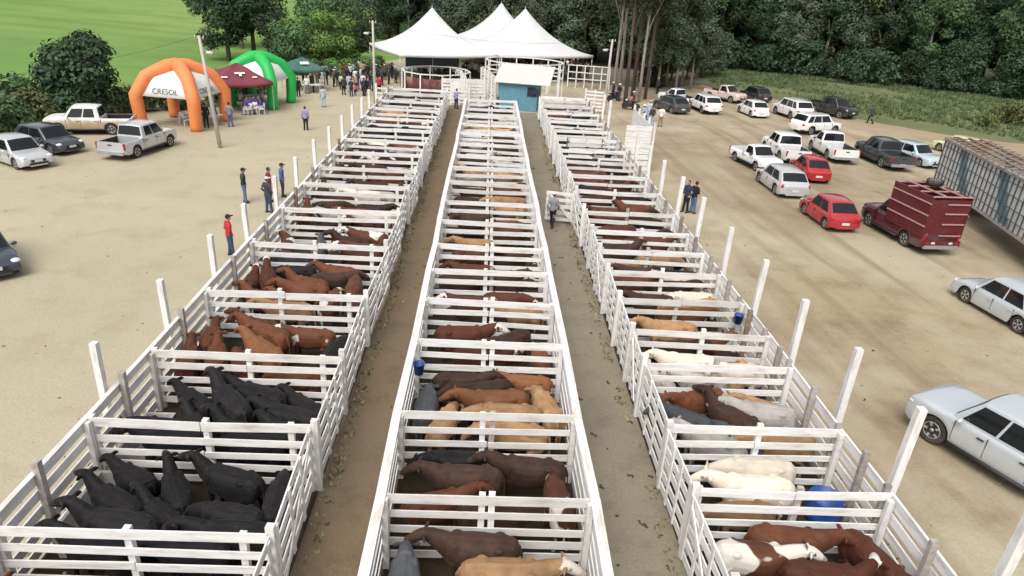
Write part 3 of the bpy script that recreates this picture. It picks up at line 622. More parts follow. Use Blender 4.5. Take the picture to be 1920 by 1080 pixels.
    me = mb.mesh('body', [pm, BLACKP, BLACKP]); bm = bmesh.new(); bm.from_mesh(me); bmesh.ops.remove_doubles(bm, verts=bm.verts, dist=.0005); bmesh.ops.recalc_face_normals(bm, faces=bm.faces); bm.to_mesh(me); bm.free()
    me.set_sharp_from_angle(angle=R(38)); body = link('body', me, root)
    V3 = Vector
    # windscreen / rear window in three strips following the bulge
    def glass(name, P0, P1, P2, P3, u0, u1, v0, v1, off=.012):
        q = [bil((P0,P1,P2,P3), u, v) for u, v in ((u0,v0),(u1,v0),(u1,v1),(u0,v1))]; return slab(q, off)
    def curved(name, fbk, ftk, xb, xt, zt, bulb, bult, v0, v1, flip):
        m_ = MB(); ss = [-.9,-.5,0,.5,.9]
        lo, hi = [], []
        for s in ss:
            pb = V3((xb+bulb*(1-s*s), bw*s, zB)); ptp = V3((xt+bult*(1-s*s), tw*s, zt+.04*(1-s*s)))
            lo.append(pb.lerp(ptp, v0)); hi.append(pb.lerp(ptp, v1))
        nrm = V3((1 if not flip else -1, 0, .6 if abs(xt-xb) > .25 else .15)).normalized()
        rr = [[p+nrm*.014 for p in lo], [p+nrm*.014 for p in hi], [p-nrm*.02 for p in hi], [p-nrm*.02 for p in lo]]
        m_.loft([[rr[q][i] for q in range(4)] for i in range(5)], 0, False); o = m_.build(name, GLASS, root); fixn(o.data)
    curved('windscreen', 0, 0, FB, FT, zR-.035, .06, .036, .13, .90, False)
    curved('rear_window', 0, 0, RB_, RT, zR-.06, -.03, -.018, (.26 if kind in ('hatch','suv') else .2) if not pk else .16, .90, True)
    if kind == 'pickup1': spl = [(.07,.93)]
    elif kind == 'pickup2': spl = [(.05,.50),(.54,.90)]
    elif kind == 'sedan': spl = [(.05,.46),(.49,.82)]
    elif kind == 'suv': spl = [(.04,.39),(.42,.72),(.75,.95)]
    else: spl = [(.05,.46),(.49,.86)]
    for s in (-1, 1):
        c = [V3((FB-.12, s*bw, zB)), V3((RB_+.10, s*bw, zB)), V3((RT+.09, s*yz(zR-.055), zR-.055)), V3((FT-.02, s*yz(zR-.055), zR-.055))]
        if s > 0: c = [c[0], c[1], c[2], c[3]]
        for u0, u1 in spl:
            q = [bil(c, u, v) for u, v in ((u0,.12),(u1,.12),(u1,.90),(u0,.90))]
            if s < 0: q = q[::-1]
            nq = (q[1]-q[0]).cross(q[3]-q[0])
            if nq.y*s < 0: q = q[::-1]
            o = slab(q, .006, .02).build('side_window', GLASS, root); fixn(o.data)
        # door seams and handles
        dx = [FB-.18, (FB-.18+(rb+.2 if pk else -wb/2+.28))/2+.05, (rb+.1) if pk else -wb/2+.30]
        if kind == 'pickup1': dx = [dx[0], dx[2]]
        for x in dx:
            sm_ = MB()
            ztop = interp(x, shp)-.05; y = s*(w2+.012)
            sm_.beam((x, y-s*.012, sill+.12), (x, y-s*.012, ztop-.02), .012, .03, up=(0,1,0)); sm_.build('door_seam', BLACKP, root)
        for x in dx[1:]:
            hm = MB(); hm.box((x+.16, s*(w2+.015), belt-.17), (.17,.035,.03)); hm.build('door_handle', pm if not pk else BLACKP, root)
        mm = MB(); mm.ell((FB-.32, s*(w2+.09), belt+.06), (.07,.11,.075)); mm.build('mirror', pm if kind != 'pickup1' else BLACKP, root)
        hl = MB(); rot = Matrix.Rotation(-s*.55, 3, 'Z'); hl.ell((xf-.20, s*(w2-.22), hood*.80), (.17,.19,.085), mat=rot); hl.build('headlight', HEADL, root)
        tl = MB()
        if pk: tl.box((xr+.06, s*(w2-.06), belt*.80), (.10,.11,.36))
        elif kind == 'sedan': tl.ell((xr+.09, s*(w2-.20), belt*.84), (.11,.20,.085))
        elif kind == 'suv': tl.ell((xr+.09, s*(w2-.16), belt*.86), (.12,.16,.10))
        else: tl.ell((xr+.09, s*(w2-.13), belt*.84), (.10,.10,.15))
        tl.build('tail_light', TAILL, root)
        for ax in (wb/2, -wb/2):
            t_, r_ = wheel_meshes(r, .2 if not big else .25, rim)
            w_ = link('wheel', t_, root, (ax, s*(w2-.125 if not big else w2-.14), r))
            if s < 0: w_.rotation_euler.z = math.pi
            link('rim', r_, w_)
        if rails:
            rl = MB(); rl.tube([(FT-.1,s*(tw-.03),zR-.005),(FT-.2,s*(tw-.03),zR+.055),(RT+.25,s*(tw-.03),zR+.045),(RT+.12,s*(tw-.03),zR-.02)], .022, 8); rl.build('roof_rail', METAL, root)
        if pk:
            st = MB(); st.tube([(wb/2-r*1.25,s*(w2+.04),sill+.02),(-wb/2+r*1.3,s*(w2+.04),sill+.02)], .05, 8); st.build('side_step', BLACKP, root)
    g = MB(); g.box((xf-.012, 0, hood*.60), (.05, Wd*.44, .13)); g.build('grille', BLACKP, root)
    g = MB(); g.box((xf-.0, 0, sill+.16), (.06, Wd*.55, .10)); g.build('air_intake', BLACKP, root)
    for x in (xf+.028, xr-.016):
        p = MB(); p.box((x, 0, (sill+.30 if x > 0 else (belt*.58 if not pk else sill+.16))), (.012,.40,.125)); p.build('licence_plate', PLATE, root)
    if pk:
        bmp = MB(); bmp.box((xr-.05, 0, sill+.12), (.14, Wd*.92, .17)); bmp.build('rear_bumper', METAL if tail is None else tail, root)
        hd = MB(); hd.box((xr-.012, 0, belt*.86), (.04,.22,.06)); hd.build('tailgate_handle', BLACKP, root)
        sm_ = MB(); sm_.box((rb-.035, 0, belt*.8), (.03, Wd+.012, .36)); sm_.build('bed_gap', BLACKP, root)
    if bedcover:
        cvm = MB(); cvm.box(((bed[0]+bed[1])/2, 0, belt*.985+.025), (bed[1]-bed[0]+.1, Wd-.14, .035)); cvm.build('bed_cover', bedcover, root)
    if sign:
        pass
    root['wb'] = wb; root['w'] = Wd
    return root
def place(root, front=None, rear=None, side='L', hd=None, label='', cat='car', group=None, xy=None):
    wb, w = root['wb'], root['w']; del root['wb']; del root['w']
    A = G(*front) if front else None; B = G(*rear) if rear else None
    if hd is None: d = (A-B).normalized(); hd = math.degrees(math.atan2(d.y, d.x))
    h = Vector((math.cos(R(hd)), math.sin(R(hd)), 0)); nl = Vector((-h.y, h.x, 0)); off = nl*((w/2-.1)*(-1 if side == 'L' else 1))
    if xy: c = Vector((*xy, 0))
    elif A and B: c = (A+B)/2+off
    elif A: c = A-h*wb/2+off
    else: c = B+h*wb/2+off
    c.z = .004; root.location = c; root.rotation_euler = (0, 0, R(hd)); tag(root, label, cat, group); return root
PW = paint('white', (.74,.74,.735), .1); PS = paint('silver', (.55,.56,.57), .12, metal=.3); PS2 = paint('silver_blue', (.53,.565,.59), .1, metal=.3); PG = paint('graphite', (.055,.065,.075), metal=.3)
PB = paint('black', (.02,.022,.026)); PR = paint('red', (.36,.012,.018), .06); PR2 = paint('rose_red', (.37,.018,.03), .06); PM = paint('maroon', (.085,.012,.022)); PLB = paint('light_blue', (.50,.58,.62), metal=.2)
PY = paint('pale_yellow', (.60,.60,.38)); PP = paint('faded_beige', (.58,.47,.41)); PDB = paint('navy_grey', (.035,.05,.07), metal=.2)
PMUD = mat('paint_muddy_white', (.66,.65,.62), .4, .03, 2, dirt=(.40,.29,.16), dirt_amt=.9, dirt_scale=.8)
def mud_on(m):
    n = m.node_tree.nodes; l = m.node_tree.links; b = n['Principled BSDF']; src = b.inputs['Base Color'].links[0].from_socket
    tc = n.new('ShaderNodeTexCoord'); sx = n.new('ShaderNodeSeparateXYZ'); l.new(tc.outputs['Object'], sx.inputs[0]); nz = n.new('ShaderNodeTexNoise'); nz.inputs['Scale'].default_value = 2.2; nz.inputs['Detail'].default_value = 6; l.new(tc.outputs['Object'], nz.inputs['Vector'])
    ad = n.new('ShaderNodeMath'); ad.operation = 'MULTIPLY_ADD'; ad.inputs[1].default_value = .55; l.new(nz.outputs[0], ad.inputs[0]); l.new(sx.outputs[2], ad.inputs[2])
    mr = n.new('ShaderNodeMapRange'); mr.inputs[1].default_value = 1.28; mr.inputs[2].default_value = .98; mr.inputs[3].default_value = 0; mr.inputs[4].default_value = .85; l.new(ad.outputs[0], mr.inputs[0])
    mx = n.new('ShaderNodeMix'); mx.data_type = 'RGBA'; l.new(mr.outputs[0], mx.inputs[0]); l.new(src, mx.inputs[6]); mx.inputs[7].default_value = (.36,.25,.14,1); l.new(mx.outputs[2], b.inputs['Base Color'])
mud_on(PMUD)
GB = 'cars parked on the tent side'; GA = 'cars parked on the truck side'
place(vehicle('hatch', PS, 4.05, 1.72, 1.5, 2.55, .31), (33,318), None, 'R', -30, 'silver hatchback parked in front of the dark grey hatchback near the bush', 'car', GB)
place(vehicle('hatch', PG, 4.2, 1.75, 1.48, 2.6, .32), (98,291), None, 'R', -22, 'dark grey hatchback between the silver hatchback and the muddy pickup', 'car', GB)
place(vehicle('pickup2', PMUD, 5.2, 1.82, 1.78, 3.08, .37, .88, name='pickup_truck'), (120,253), (204,253), 'L', None, 'white double cab pickup with mud-stained doors beside the orange tent', 'pickup', GB)
place(vehicle('pickup2', PS, 5.1, 1.8, 1.76, 3.15, .37, .85, name='pickup_truck'), None, (258,296), 'R', 82, 'silver double cab pickup parked before the orange tent, its bed towards us', 'pickup', GB)
place(vehicle('hatch', PDB, 4.1, 1.72, 1.42, 2.5, .31), None, None, 'R', -42, 'dark navy car alone on the dirt by the photo edge', 'car', GB, xy=(-19.65,23.3))
place(vehicle('hatch', PG, 4.2, 1.75, 1.5, 2.6, .32), None, (1258,213), 'L', 112, 'dark grey hatchback with red tail lights beside the group of standing people', 'car', GA)
place(vehicle('pickup1', PW, 4.6, 1.68, 1.55, 2.75, .31, .82, name='pickup_truck'), None, (1278,200), 'L', 125, 'white small pickup hidden behind the dark grey hatchback', 'pickup', GA)
place(vehicle('suv', PW, 4.4, 1.8, 1.66, 2.65, .34, .85, clad=True), None, (1315,213), 'L', 101, 'white compact SUV with black lower bumper near the eucalyptus trunks', 'car', GA)
place(vehicle('pickup1', PP, 4.7, 1.75, 1.7, 2.8, .35, .9, name='pickup_truck', rails=False), None, None, 'R', -52, 'faded beige old pickup behind the white compact SUV', 'pickup', GA, xy=(21.8,77.5))
place(vehicle('hatch', PB, 4.1, 1.75, 1.5, 2.55, .32), None, None, 'L', 108, 'black hatchback behind the small white hatchback', 'car', GA, xy=(25.6,79.3))
place(vehicle('hatch', PW, 3.95, 1.7, 1.48, 2.5, .31), None, (1407,220), 'L', 99, 'small white hatchback in front of the black hatchback', 'car', GA)
place(vehicle('suv', PW, 4.8, 1.85, 1.8, 2.8, .37, .88, rails=True), None, (1481,224), 'L', 101, 'large white SUV with roof rails beside the black pickup', 'car', GA)
place(vehicle('pickup2', PB, 5.3, 1.85, 1.82, 3.2, .38, .9, name='pickup_truck'), None, None, 'R', -62, 'black double cab pickup facing us at the far end of the cars', 'pickup', GA, xy=(31.2,71.8))
place(vehicle('suv', PW, 4.5, 1.82, 1.68, 2.65, .35, .86, clad=True, rails=True), (1567,251), (1513,254), 'R', 24, 'white SUV with dark lower bumper standing sideways before the black pickup', 'car', GA)
place(vehicle('pickup1', PW, 4.4, 1.66, 1.52, 2.72, .31, .82, clad=True, name='pickup_truck'), (1416,321), None, 'R', -76, 'small white single cab pickup facing us behind the silver hatchback', 'pickup', GA)
place(vehicle('pickup2', PW, 5.3, 1.85, 1.8, 3.1, .38, .9, name='pickup_truck', tail=BLACKP), None, (1460,303), 'L', 92, 'white double cab pickup behind the small white pickup and red hatchback', 'pickup', GA)
place(vehicle('pickup1', PW, 5.3, 1.85, 1.78, 3.1, .38, .9, name='pickup_truck', tail=METAL), None, (1549,300), 'L', 90, 'white long bed single cab pickup beside the dark grey pickup', 'pickup', GA)
place(vehicle('pickup2', PG, 5.3, 1.85, 1.8, 3.15, .39, .9, name='pickup_truck'), None, (1650,314), 'L', 94, 'dark grey double cab pickup with red tail lights beside the pale blue sedan', 'pickup', GA)
place(vehicle('sedan', PLB, 4.4, 1.74, 1.48, 2.6, .31, .85), (1721,313), None, 'R', -68, 'pale blue sedan facing us between the dark grey pickup and the truck', 'car', GA)
place(vehicle('hatch', PY, 3.8, 1.62, 1.48, 2.4, .3), None, None, 'L', 110, 'pale yellow hatchback half hidden by the cattle truck', 'car', GA, xy=(34.9,55.6))
place(vehicle('hatch', PR, 3.75, 1.62, 1.45, 2.4, .29), None, (1506,340), 'L', 88, 'bright red hatchback beside the silver hatchback', 'car', GA)
place(vehicle('hatch', PS, 4.35, 1.8, 1.48, 2.65, .33), None, (1452,365), 'L', 93, 'silver hatchback parked beside the bright red hatchback', 'car', GA)
place(vehicle('hatch', PR2, 3.85, 1.62, 1.46, 2.42, .3), (1507,401), (1545,430), 'L', 94, 'red hatchback parked beside the maroon cattle pickup', 'car', GA)
place(vehicle('sedan', PS2, 4.5, 1.76, 1.47, 2.6, .32, .88), (1815,567), (1895,623), 'L', 100, 'silver blue sedan alone on the dirt below the cattle truck', 'car', GA)
place(vehicle('pickup2', PS2, 5.3, 1.86, 1.8, 3.1, .39, .92, name='pickup_truck'), (1741,828), None, 'L', 117, 'silver double cab pickup beside the tall white posts', 'pickup', GA)
# maroon pickup with a tall stock crate
MPANEL = mat('maroon_panel', (.10,.013,.015), .5, .1, 3, dirt=(.16,.06,.05), dirt_amt=.35); PINK = mat('pale_rail', (.42,.25,.23), .6, .1, 5)
cp_ = vehicle('pickup1', PM, 5.1, 1.86, 1.82, 2.95, .38, .85, name='cattle_pickup')
x0, x1, hw, z0, z1 = -2.75, .10, .98, .86, 2.75
mb = MB()
for s in (-1, 1): mb.box(((x0+x1)/2, s*hw, (z0+z1)/2), (x1-x0, .04, z1-z0))
mb.box((x1-.0, 0, (z0+z1)/2), (.04, hw*2-.05, z1-z0)); mb.box((x0+.02, 0, (z0+z1)/2-.03), (.04, hw*2-.05, z1-z0-.06)); mb.box(((x0+x1)/2, 0, z0+.02), (x1-x0-.1, hw*2-.06, .04))
cr_ = mb.build('stock_crate', MPANEL, cp_)
for s in (-1, 1):
    for z in (1.42, 1.95, 2.5): m_ = MB(); m_.box(((x0+x1)/2, s*(hw+.045), z), (x1-x0, .045, .05)); m_.build('side_rail', PINK, cr_)
    m_ = MB(); m_.box(((x0+x1)/2, s*hw*.98, z1+.03), (x1-x0, .09, .06)); m_.build('top_rail', MPANEL, cr_)
for z in (1.0, 1.55, 2.05, 2.5): m_ = MB(); m_.box((x0-.03, -.35, z), (.05, 1.1, .05)); m_.build('gate_rail', PINK, cr_)
for x in np.linspace(x0+.05, x1-.05, 4): m_ = MB(); m_.box((x, 0, z1+.085), (.07, hw*2, .05)); m_.build('roof_bar', PINK, cr_)
for y in (-.45, .45): m_ = MB(); m_.box(((x0+x1)/2, y, z1+.135), (x1-x0, .09, .05)); m_.build('roof_bar', PINK, cr_)
t_, r_ = wheel_meshes(.38, .25); w_ = link('spare_wheel', t_, cr_, (-.85,-.35,z1+.29)); w_.rotation_euler = (R(90),0,0); link('rim', r_, w_)
for z, n_ in ((.70,5),): 
    m_ = MB(); m_.box((-2.82, 0, .62), (.10, 1.9, .26)); m_.build('rear_bumper', MPANEL, cp_)
for y in (-.75,-.45,.45,.75): m_ = MB(); m_.box((-2.88, y, .66), (.03,.18,.09)); m_.build('tail_light', TAILL if abs(y) > .5 else HEADL, cp_)
place(cp_, None, (1692,461), 'L', 98, 'maroon pickup carrying a tall maroon stock crate with spare tyre on top', 'pickup', GA)
# cattle truck
LAT = mat('lattice_bars', (.10,.088,.07), .6, .15, 6, dirt=(.25,.2,.16), dirt_amt=.5); TARP = None
def tarp_mat():
    m = bpy.data.materials.new('side_sheet'); m.use_nodes = True; n = m.node_tree.nodes; l = m.node_tree.links; b = n['Principled BSDF']; b.inputs['Roughness'].default_value = .5
    tc = n.new('ShaderNodeTexCoord'); mp = n.new('ShaderNodeMapping'); mp.inputs['Rotation'].default_value = (0, R(33), 0); l.new(tc.outputs['Object'], mp.inputs[0])
    sx = n.new('ShaderNodeSeparateXYZ'); l.new(mp.outputs[0], sx.inputs[0]); md = n.new('ShaderNodeMath'); md.operation = 'PINGPONG'; md.inputs[1].default_value = 2.1; l.new(sx.outputs[0], md.inputs[0])
    nz = n.new('ShaderNodeTexNoise'); nz.inputs['Scale'].default_value = 1.5; l.new(tc.outputs['Object'], nz.inputs['Vector']); ad = n.new('ShaderNodeMath'); ad.operation = 'MULTIPLY_ADD'; ad.inputs[1].default_value = .5; l.new(nz.outputs[0], ad.inputs[0]); l.new(md.outputs[0], ad.inputs[2])
    cr = n.new('ShaderNodeValToRGB'); e = cr.color_ramp; e.interpolation = 'LINEAR'; e.elements[0].position = 0; e.elements[0].color = (.10,.20,.27,1); e.elements[1].position = .32; e.elements[1].color = (.13,.25,.34,1)
    q = e.elements.new(.38); q.color = (.55,.63,.68,1); q = e.elements.new(1); q.color = (.66,.69,.71,1)
    mr = n.new('ShaderNodeMapRange'); mr.inputs[2].default_value = 2.0; l.new(ad.outputs[0], mr.inputs[0]); l.new(mr.outputs[0], cr.inputs[0]); l.new(cr.outputs[0], b.inputs['Base Color']); return m
tk = empty('cattle_truck'); TL, TW, tz0, tz1 = 13.0, 2.45, 1.15, 3.5     # x forward, rear at x=0
m_ = MB(); m_.box((TL/2, 0, tz0-.06), (TL, TW, .14)); m_.build('bed', GREYW, tk)
for s in (-1, 1):
    m_ = MB(); m_.box((TL/2, s*(TW/2-.06), (tz0+tz1)/2), (TL-.1, .03, tz1-tz0-.1)); m_.build('side_sheet', tarp_mat(), tk)
    m_ = MB(); nb = 26
    for i in range(nb+1): m_.box((.04+(TL-.08)*i/nb, s*(TW/2), (tz0+tz1)/2), (.05,.05,tz1-tz0))
    for z in (tz0+.45, tz0+.95, tz0+1.5, tz0+2.05): m_.box((TL/2, s*(TW/2+.028), z), (TL, .03, .035))
    m_.build('lattice', LAT, tk)
    m_ = MB(); m_.box((TL/2, s*(TW/2-.02), tz1+.06), (TL+.06, .20, .13)); m_.build('top_rail', GREYW, tk)
m_ = MB()
for i in range(19): m_.box((.2+(TL-.4)*i/18, 0, tz1+.155), (.13, TW+.1, .05))
m_.build('roof_slat', BROWNW, tk); m_ = MB()
for y in (-.62, 0, .62): m_.box((TL/2, y, tz1+.21), (TL, .14, .05))
m_.build('walkway_plank', BROWNW, tk)
m_ = MB(); m_.box((0.0, 0, (tz0+tz1)/2), (.05, TW-.1, tz1-tz0)); m_.build('rear_gate', LAT, tk)
m_ = MB(); m_.box((TL+1.1, 0, 1.75), (1.9, 2.35, 1.9)); m_.box((TL+1.0, 0, 2.8), (1.5, 2.2, .25)); cabo = m_.build('cab', PW, tk); bmx = cabo.modifiers.new('b','BEVEL'); bmx.width = .12; bmx.segments = 3
m_ = MB(); m_.box((TL+2.06, 0, 2.15), (.03, 2.0, .8)); m_.build('windscreen', GLASS, tk)
m_ = MB()
for y in (-.45,.45): m_.box((TL/2+.8, y, .82), (TL+1.6, .12, .28))
m_.build('chassis', BLACKP, tk)
t_, r_ = wheel_meshes(.50, .30)
for x in (1.9, 3.15, TL+.9):
    for s in (-1, 1):
        w_ = link('wheel', t_, tk, (x, s*(TW/2-.22), .50)); link('rim', r_, w_)
        if s < 0: w_.rotation_euler.z = math.pi
for y in (-.95,.95): m_ = MB(); m_.box((-.02, y, .95), (.05,.32,.14)); m_.build('tail_light', TAILL, tk)
tp = G(1751,334,1.15); tq = G(1915,449,1.15); hdt = math.atan2(tq.y-tp.y, tq.x-tp.x); hv = Vector((math.cos(hdt), math.sin(hdt), 0)); nlv = Vector((-hv.y, hv.x, 0))
tk.location = (tp.x+nlv.x*TW/2, tp.y+nlv.y*TW/2, 0.004); tk.rotation_euler.z = hdt
tag(tk, 'large cattle truck with blue and white lattice sides and slatted open top', 'truck')
# motorbikes
def motorbike():
    r = empty('motorbike'); t = MB()
    t.lathe([(.22,-.05),(.30,-.055),(.33,0),(.30,.055),(.22,.05)], 22, 'Y'); tm = fixn(t.mesh('tyre', TYRE)); m = MB(); m.lathe([(.225,-.03),(.225,.03),(.02,.04),(.02,-.04)], 18, 'Y'); rm = fixn(m.mesh('rim', METAL))
    for x in (-.62,.62): w_ = link('wheel', tm, r, (x,0,.33)); link('rim', rm, w_)
    m = MB(); m.tube([(.62,0,.33),(.45,0,.72),(.36,0,.95)], .035, 8); m.tube([(-.62,0,.33),(-.15,0,.42),(.25,0,.45),(.42,0,.78)], .04, 8); m.tube([(-.62,0,.33),(-.5,0,.7),(-.1,0,.68),(.38,0,.85)], .035, 8); m.box((.05,0,.45),(.4,.24,.34)); m.build('frame', BLACKP, r)
    m = MB(); m.ell((.16,0,.80),(.27,.15,.14)); m.build('fuel_tank', PM, r); m = MB(); m.ell((-.35,0,.80),(.42,.14,.07)); m.build('seat', BLACKP, r)
    m = MB(); m.tube([(.30,-.36,1.02),(.38,-.12,1.0),(.38,.12,1.0),(.30,.36,1.02)], .018, 8); m.build('handlebar', METAL, r); m = MB(); m.ell((.50,0,.86),(.09,.1,.1)); m.build('headlight', HEADL, r)
    m = MB(); m.tube([(.62-.33*math.cos(t), 0, .38+.36*math.sin(t)) for t in (.5,.9,1.4,1.9)], [(.07,.012)]*4, 6); m.build('mudguard', BLACKP, r); return r
mk = motorbike()
MBS = [((1150,190),40,'motorbike nearest the white corner fence under the eucalyptus'),((1160,186),75,'motorbike between two others under the eucalyptus'),((1182,206),150,'reddish motorbike beside the group of standing people')]
for i, (px, hd, lab) in enumerate(MBS):
    o = mk if i == 0 else copy_tree(mk); o.location = G(*px); o.location.z = .004; o.rotation_euler.z = R(hd); tag(o, lab, 'motorbike', 'motorbikes under the eucalyptus')
# ------------------------------------------------------------------ people
SKIN = mat('skin', (.36,.21,.14), .6, .06, 8); HAIR = mat('hair_dark', (.025,.018,.014), .7, .2, 30); SHOE = mat('shoes', (.03,.026,.024), .6, .2, 10)
CLOTH = {}
def cloth(n, c):
    if n not in CLOTH: CLOTH[n] = mat('cloth_'+n, c, .88, .14, 9, bump=.3, bscale=22, dirt=tuple(k*.7 for k in c), dirt_amt=.4, dirt_scale=5)
    return CLOTH[n]
CC = {'dark green':(.03,.055,.04),'navy':(.025,.035,.07),'charcoal':(.045,.048,.055),'black':(.015,.015,.017),'blue':(.07,.13,.33),'red':(.42,.03,.045),'lilac':(.27,.26,.42),'light blue':(.32,.42,.55),'grey':(.22,.23,.25),'white':(.68,.67,.65),'pink':(.62,.16,.25),'jeans':(.085,.14,.25),'dark jeans':(.04,.065,.12),'khaki':(.24,.2,.13),'brown':(.10,.065,.045),'olive':(.10,.10,.055),'lime':(.5,.55,.3),'maroon':(.16,.02,.04),'light grey':(.45,.46,.48),'purple':(.09,.06,.26),'camel':(.33,.25,.15)}
POSES = {
 'stand': dict(hip=.90, lk=((-.10,.02,.48),(-.115,-.02,.07)), rk=((.10,.02,.48),(.115,-.01,.07)), le=(-.25,-.03,1.14), lw=(-.24,.06,.90), re=(.25,-.03,1.14), rw=(.24,.06,.90), lean=0),
 'pockets': dict(hip=.90, lk=((-.10,.02,.48),(-.13,-.02,.07)), rk=((.10,.03,.48),(.13,.05,.07)), le=(-.30,-.06,1.14), lw=(-.20,.07,.97), re=(.30,-.06,1.14), rw=(.20,.07,.97), lean=0),
 'folded': dict(hip=.90, lk=((-.10,.02,.48),(-.12,-.02,.07)), rk=((.10,.02,.48),(.12,.02,.07)), le=(-.25,.05,1.13), lw=(-.02,.20,1.17), re=(.25,.05,1.13), rw=(.03,.22,1.12), lean=0),
 'walk': dict(hip=.89, lk=((-.09,.16,.49),(-.10,.22,.07)), rk=((.09,-.02,.47),(.10,-.30,.11)), le=(-.25,-.12,1.13), lw=(-.23,-.10,.90), re=(.25,.04,1.13), rw=(.22,.20,.94), lean=.04),
 'point': dict(hip=.90, lk=((-.10,.02,.48),(-.12,-.02,.07)), rk=((.10,.02,.48),(.12,.02,.07)), le=(-.25,-.03,1.14), lw=(-.24,.06,.90), re=(.30,.24,1.32), rw=(.34,.48,1.38), lean=.02),
 'rail': dict(hip=.90, lk=((-.10,.02,.48),(-.12,-.04,.07)), rk=((.10,.06,.48),(.12,.04,.07)), le=(-.26,.22,1.16), lw=(-.14,.42,1.22), re=(.26,.22,1.16), rw=(.14,.42,1.22), lean=.14),
 'sit': dict(hip=.50, lk=((-.13,.42,.50),(-.14,.40,.07)), rk=((.13,.42,.50),(.14,.44,.07)), le=(-.24,.08,.76), lw=(-.14,.30,.62), re=(.24,.08,.76), rw=(.14,.30,.62), lean=.06)}
PM_ = {}
def person_meshes(pose):
    if pose in PM_: return PM_[pose]
    q = POSES[pose]; V = Vector; hz = q['hip']; ln = q['lean']; S = hz+.52; y = lambda z: ln*max(0, (z-hz))/.52
    sh = [V((s*.185, y(S), S)) for s in (-1, 1)]; hip = [V((s*.09, 0, hz)) for s in (-1, 1)]; nk = V((0, y(S)+.005, S+.075)); hd = V((0, y(S)+.035+ln*.3, S+.205))
    el = [V(q['le']), V(q['re'])]; wr = [V(q['lw']), V(q['rw'])]
    if pose in ('rail',): 
        pass
    lk = [V(q['lk'][0]), V(q['rk'][0])]; an = [V(q['lk'][1]), V(q['rk'][1])]
    b = MB()
    tors = [(V((0,0,hz-.05)),(.15,.11)),(V((0,0,hz+.05)),(.165,.115)),(V((0,y(hz+.22),hz+.22)),(.145,.10)),(V((0,y(hz+.38),hz+.38)),(.175,.115)),(V((0,y(S)-.005,S-.02)),(.17,.10)),(V((0,y(S),S+.04)),(.09,.075))]
    def torso(mb, g):
        rings = []
        for p, (rx, ry) in tors: rings.append([p+V(((rx+g)*math.cos(t), (ry+g)*math.sin(t), 0)) for t in [2*math.pi*k/16 for k in range(16)]])
        mb.loft(rings)
    torso(b, -.012)
    b.tube([nk-V((0,0,.07)), nk, hd-V((0,0,.05))], [.06,.055,.052], 12)
    b.ell(hd, (.073,.092,.112), 16, 12); b.ell(hd+V((0,.03,-.06)), (.055,.06,.055), 12, 8)          # skull and jaw
    b.tube([hd+V((0,.085,.02)), hd+V((0,.112,-.018)), hd+V((0,.088,-.028))], [.011,.017,.012], 8)  # nose
    b.tube([hd+V((-.03,.082,-.062)), hd+V((0,.093,-.064)), hd+V((.03,.082,-.062))], [.008,.012,.008], 8)    # mouth
    for s in (-1, 1): b.ell(hd+V((s*.075,-.005,-.008)), (.012,.022,.032), 8, 6); b.ell(hd+V((s*.03,.082,.022)), (.014,.012,.010), 8, 6)
    for i, s in enumerate((-1, 1)):
        b.tube([sh[i]-V((s*.02,0,.03)), sh[i].lerp(el[i], .5), el[i], el[i].lerp(wr[i], .4), wr[i]], [.05,.044,.036,.036,.026], 10)
        b.tube([hip[i], hip[i].lerp(lk[i], .5), lk[i], lk[i].lerp(an[i], .35), an[i]], [.085,.075,.055,.054,.038], 10)
        fd = (wr[i]-el[i]).normalized(); side_ = fd.cross(V((0,1,0) if abs(fd.y) < .8 else (0,0,1))).normalized(); nrm = fd.cross(side_)
        pa = wr[i]+fd*.05; b.ell(pa, (.018,.04,.05), 10, 8, mat=Matrix((nrm, side_, fd)).transposed())
        for k, (o, ln_) in enumerate(((-.030,.055),(-.010,.068),(.010,.072),(.030,.062))):
            k0 = wr[i]+fd*.085+side_*o; b.tube([k0, k0+fd*ln_*.55+nrm*.006, k0+fd*ln_*.9+nrm*.022], [.0095,.009,.0075], 7)
        t0 = wr[i]+fd*.03-side_*.032; b.tube([t0, t0-side_*.025+fd*.03, t0-side_*.03+fd*.06+nrm*.012], [.013,.011,.009], 7)
        b.ell(an[i]+V((0,.06,-.035)), (.04,.11,.035), 10, 6)
    body = remesh(b, 'body_'+pose, .0095, 2)
    j = MB(); torso(j, .016)
    for i, s in enumerate((-1, 1)):
        j.ell(sh[i]-V((s*.015,0,.01)), (.07,.075,.065), 12, 8)
        j.tube([sh[i]-V((s*.03,0,.02)), sh[i].lerp(el[i], .5), el[i], el[i].lerp(wr[i], .5), wr[i]-(wr[i]-el[i]).normalized()*.01], [.073,.064,.056,.05,.042], 12)
    j.tube([nk-V((0,0,.05)), nk+V((0,0,.005))], [.078,.068], 12)
    jk = remesh(j, 'jacket_'+pose, .016, 3)
    t = MB()
    t.loft([[V((rx*math.cos(a), ry*math.sin(a), z)) for a in [2*math.pi*k/16 for k in range(16)]] for z, rx, ry in ((hz-.10,.155,.115),(hz+.0,.175,.128),(hz+.07,.165,.12))])
    for i in range(2):
        t.tube([hip[i]+V((0,0,.02)), hip[i].lerp(lk[i], .5), lk[i], lk[i].lerp(an[i], .5), an[i]+V((0,0,-.01))], [.105,.09,.073,.066,.062], 12)
    tr = remesh(t, 'trousers_'+pose, .016, 2)
    s_ = MB()
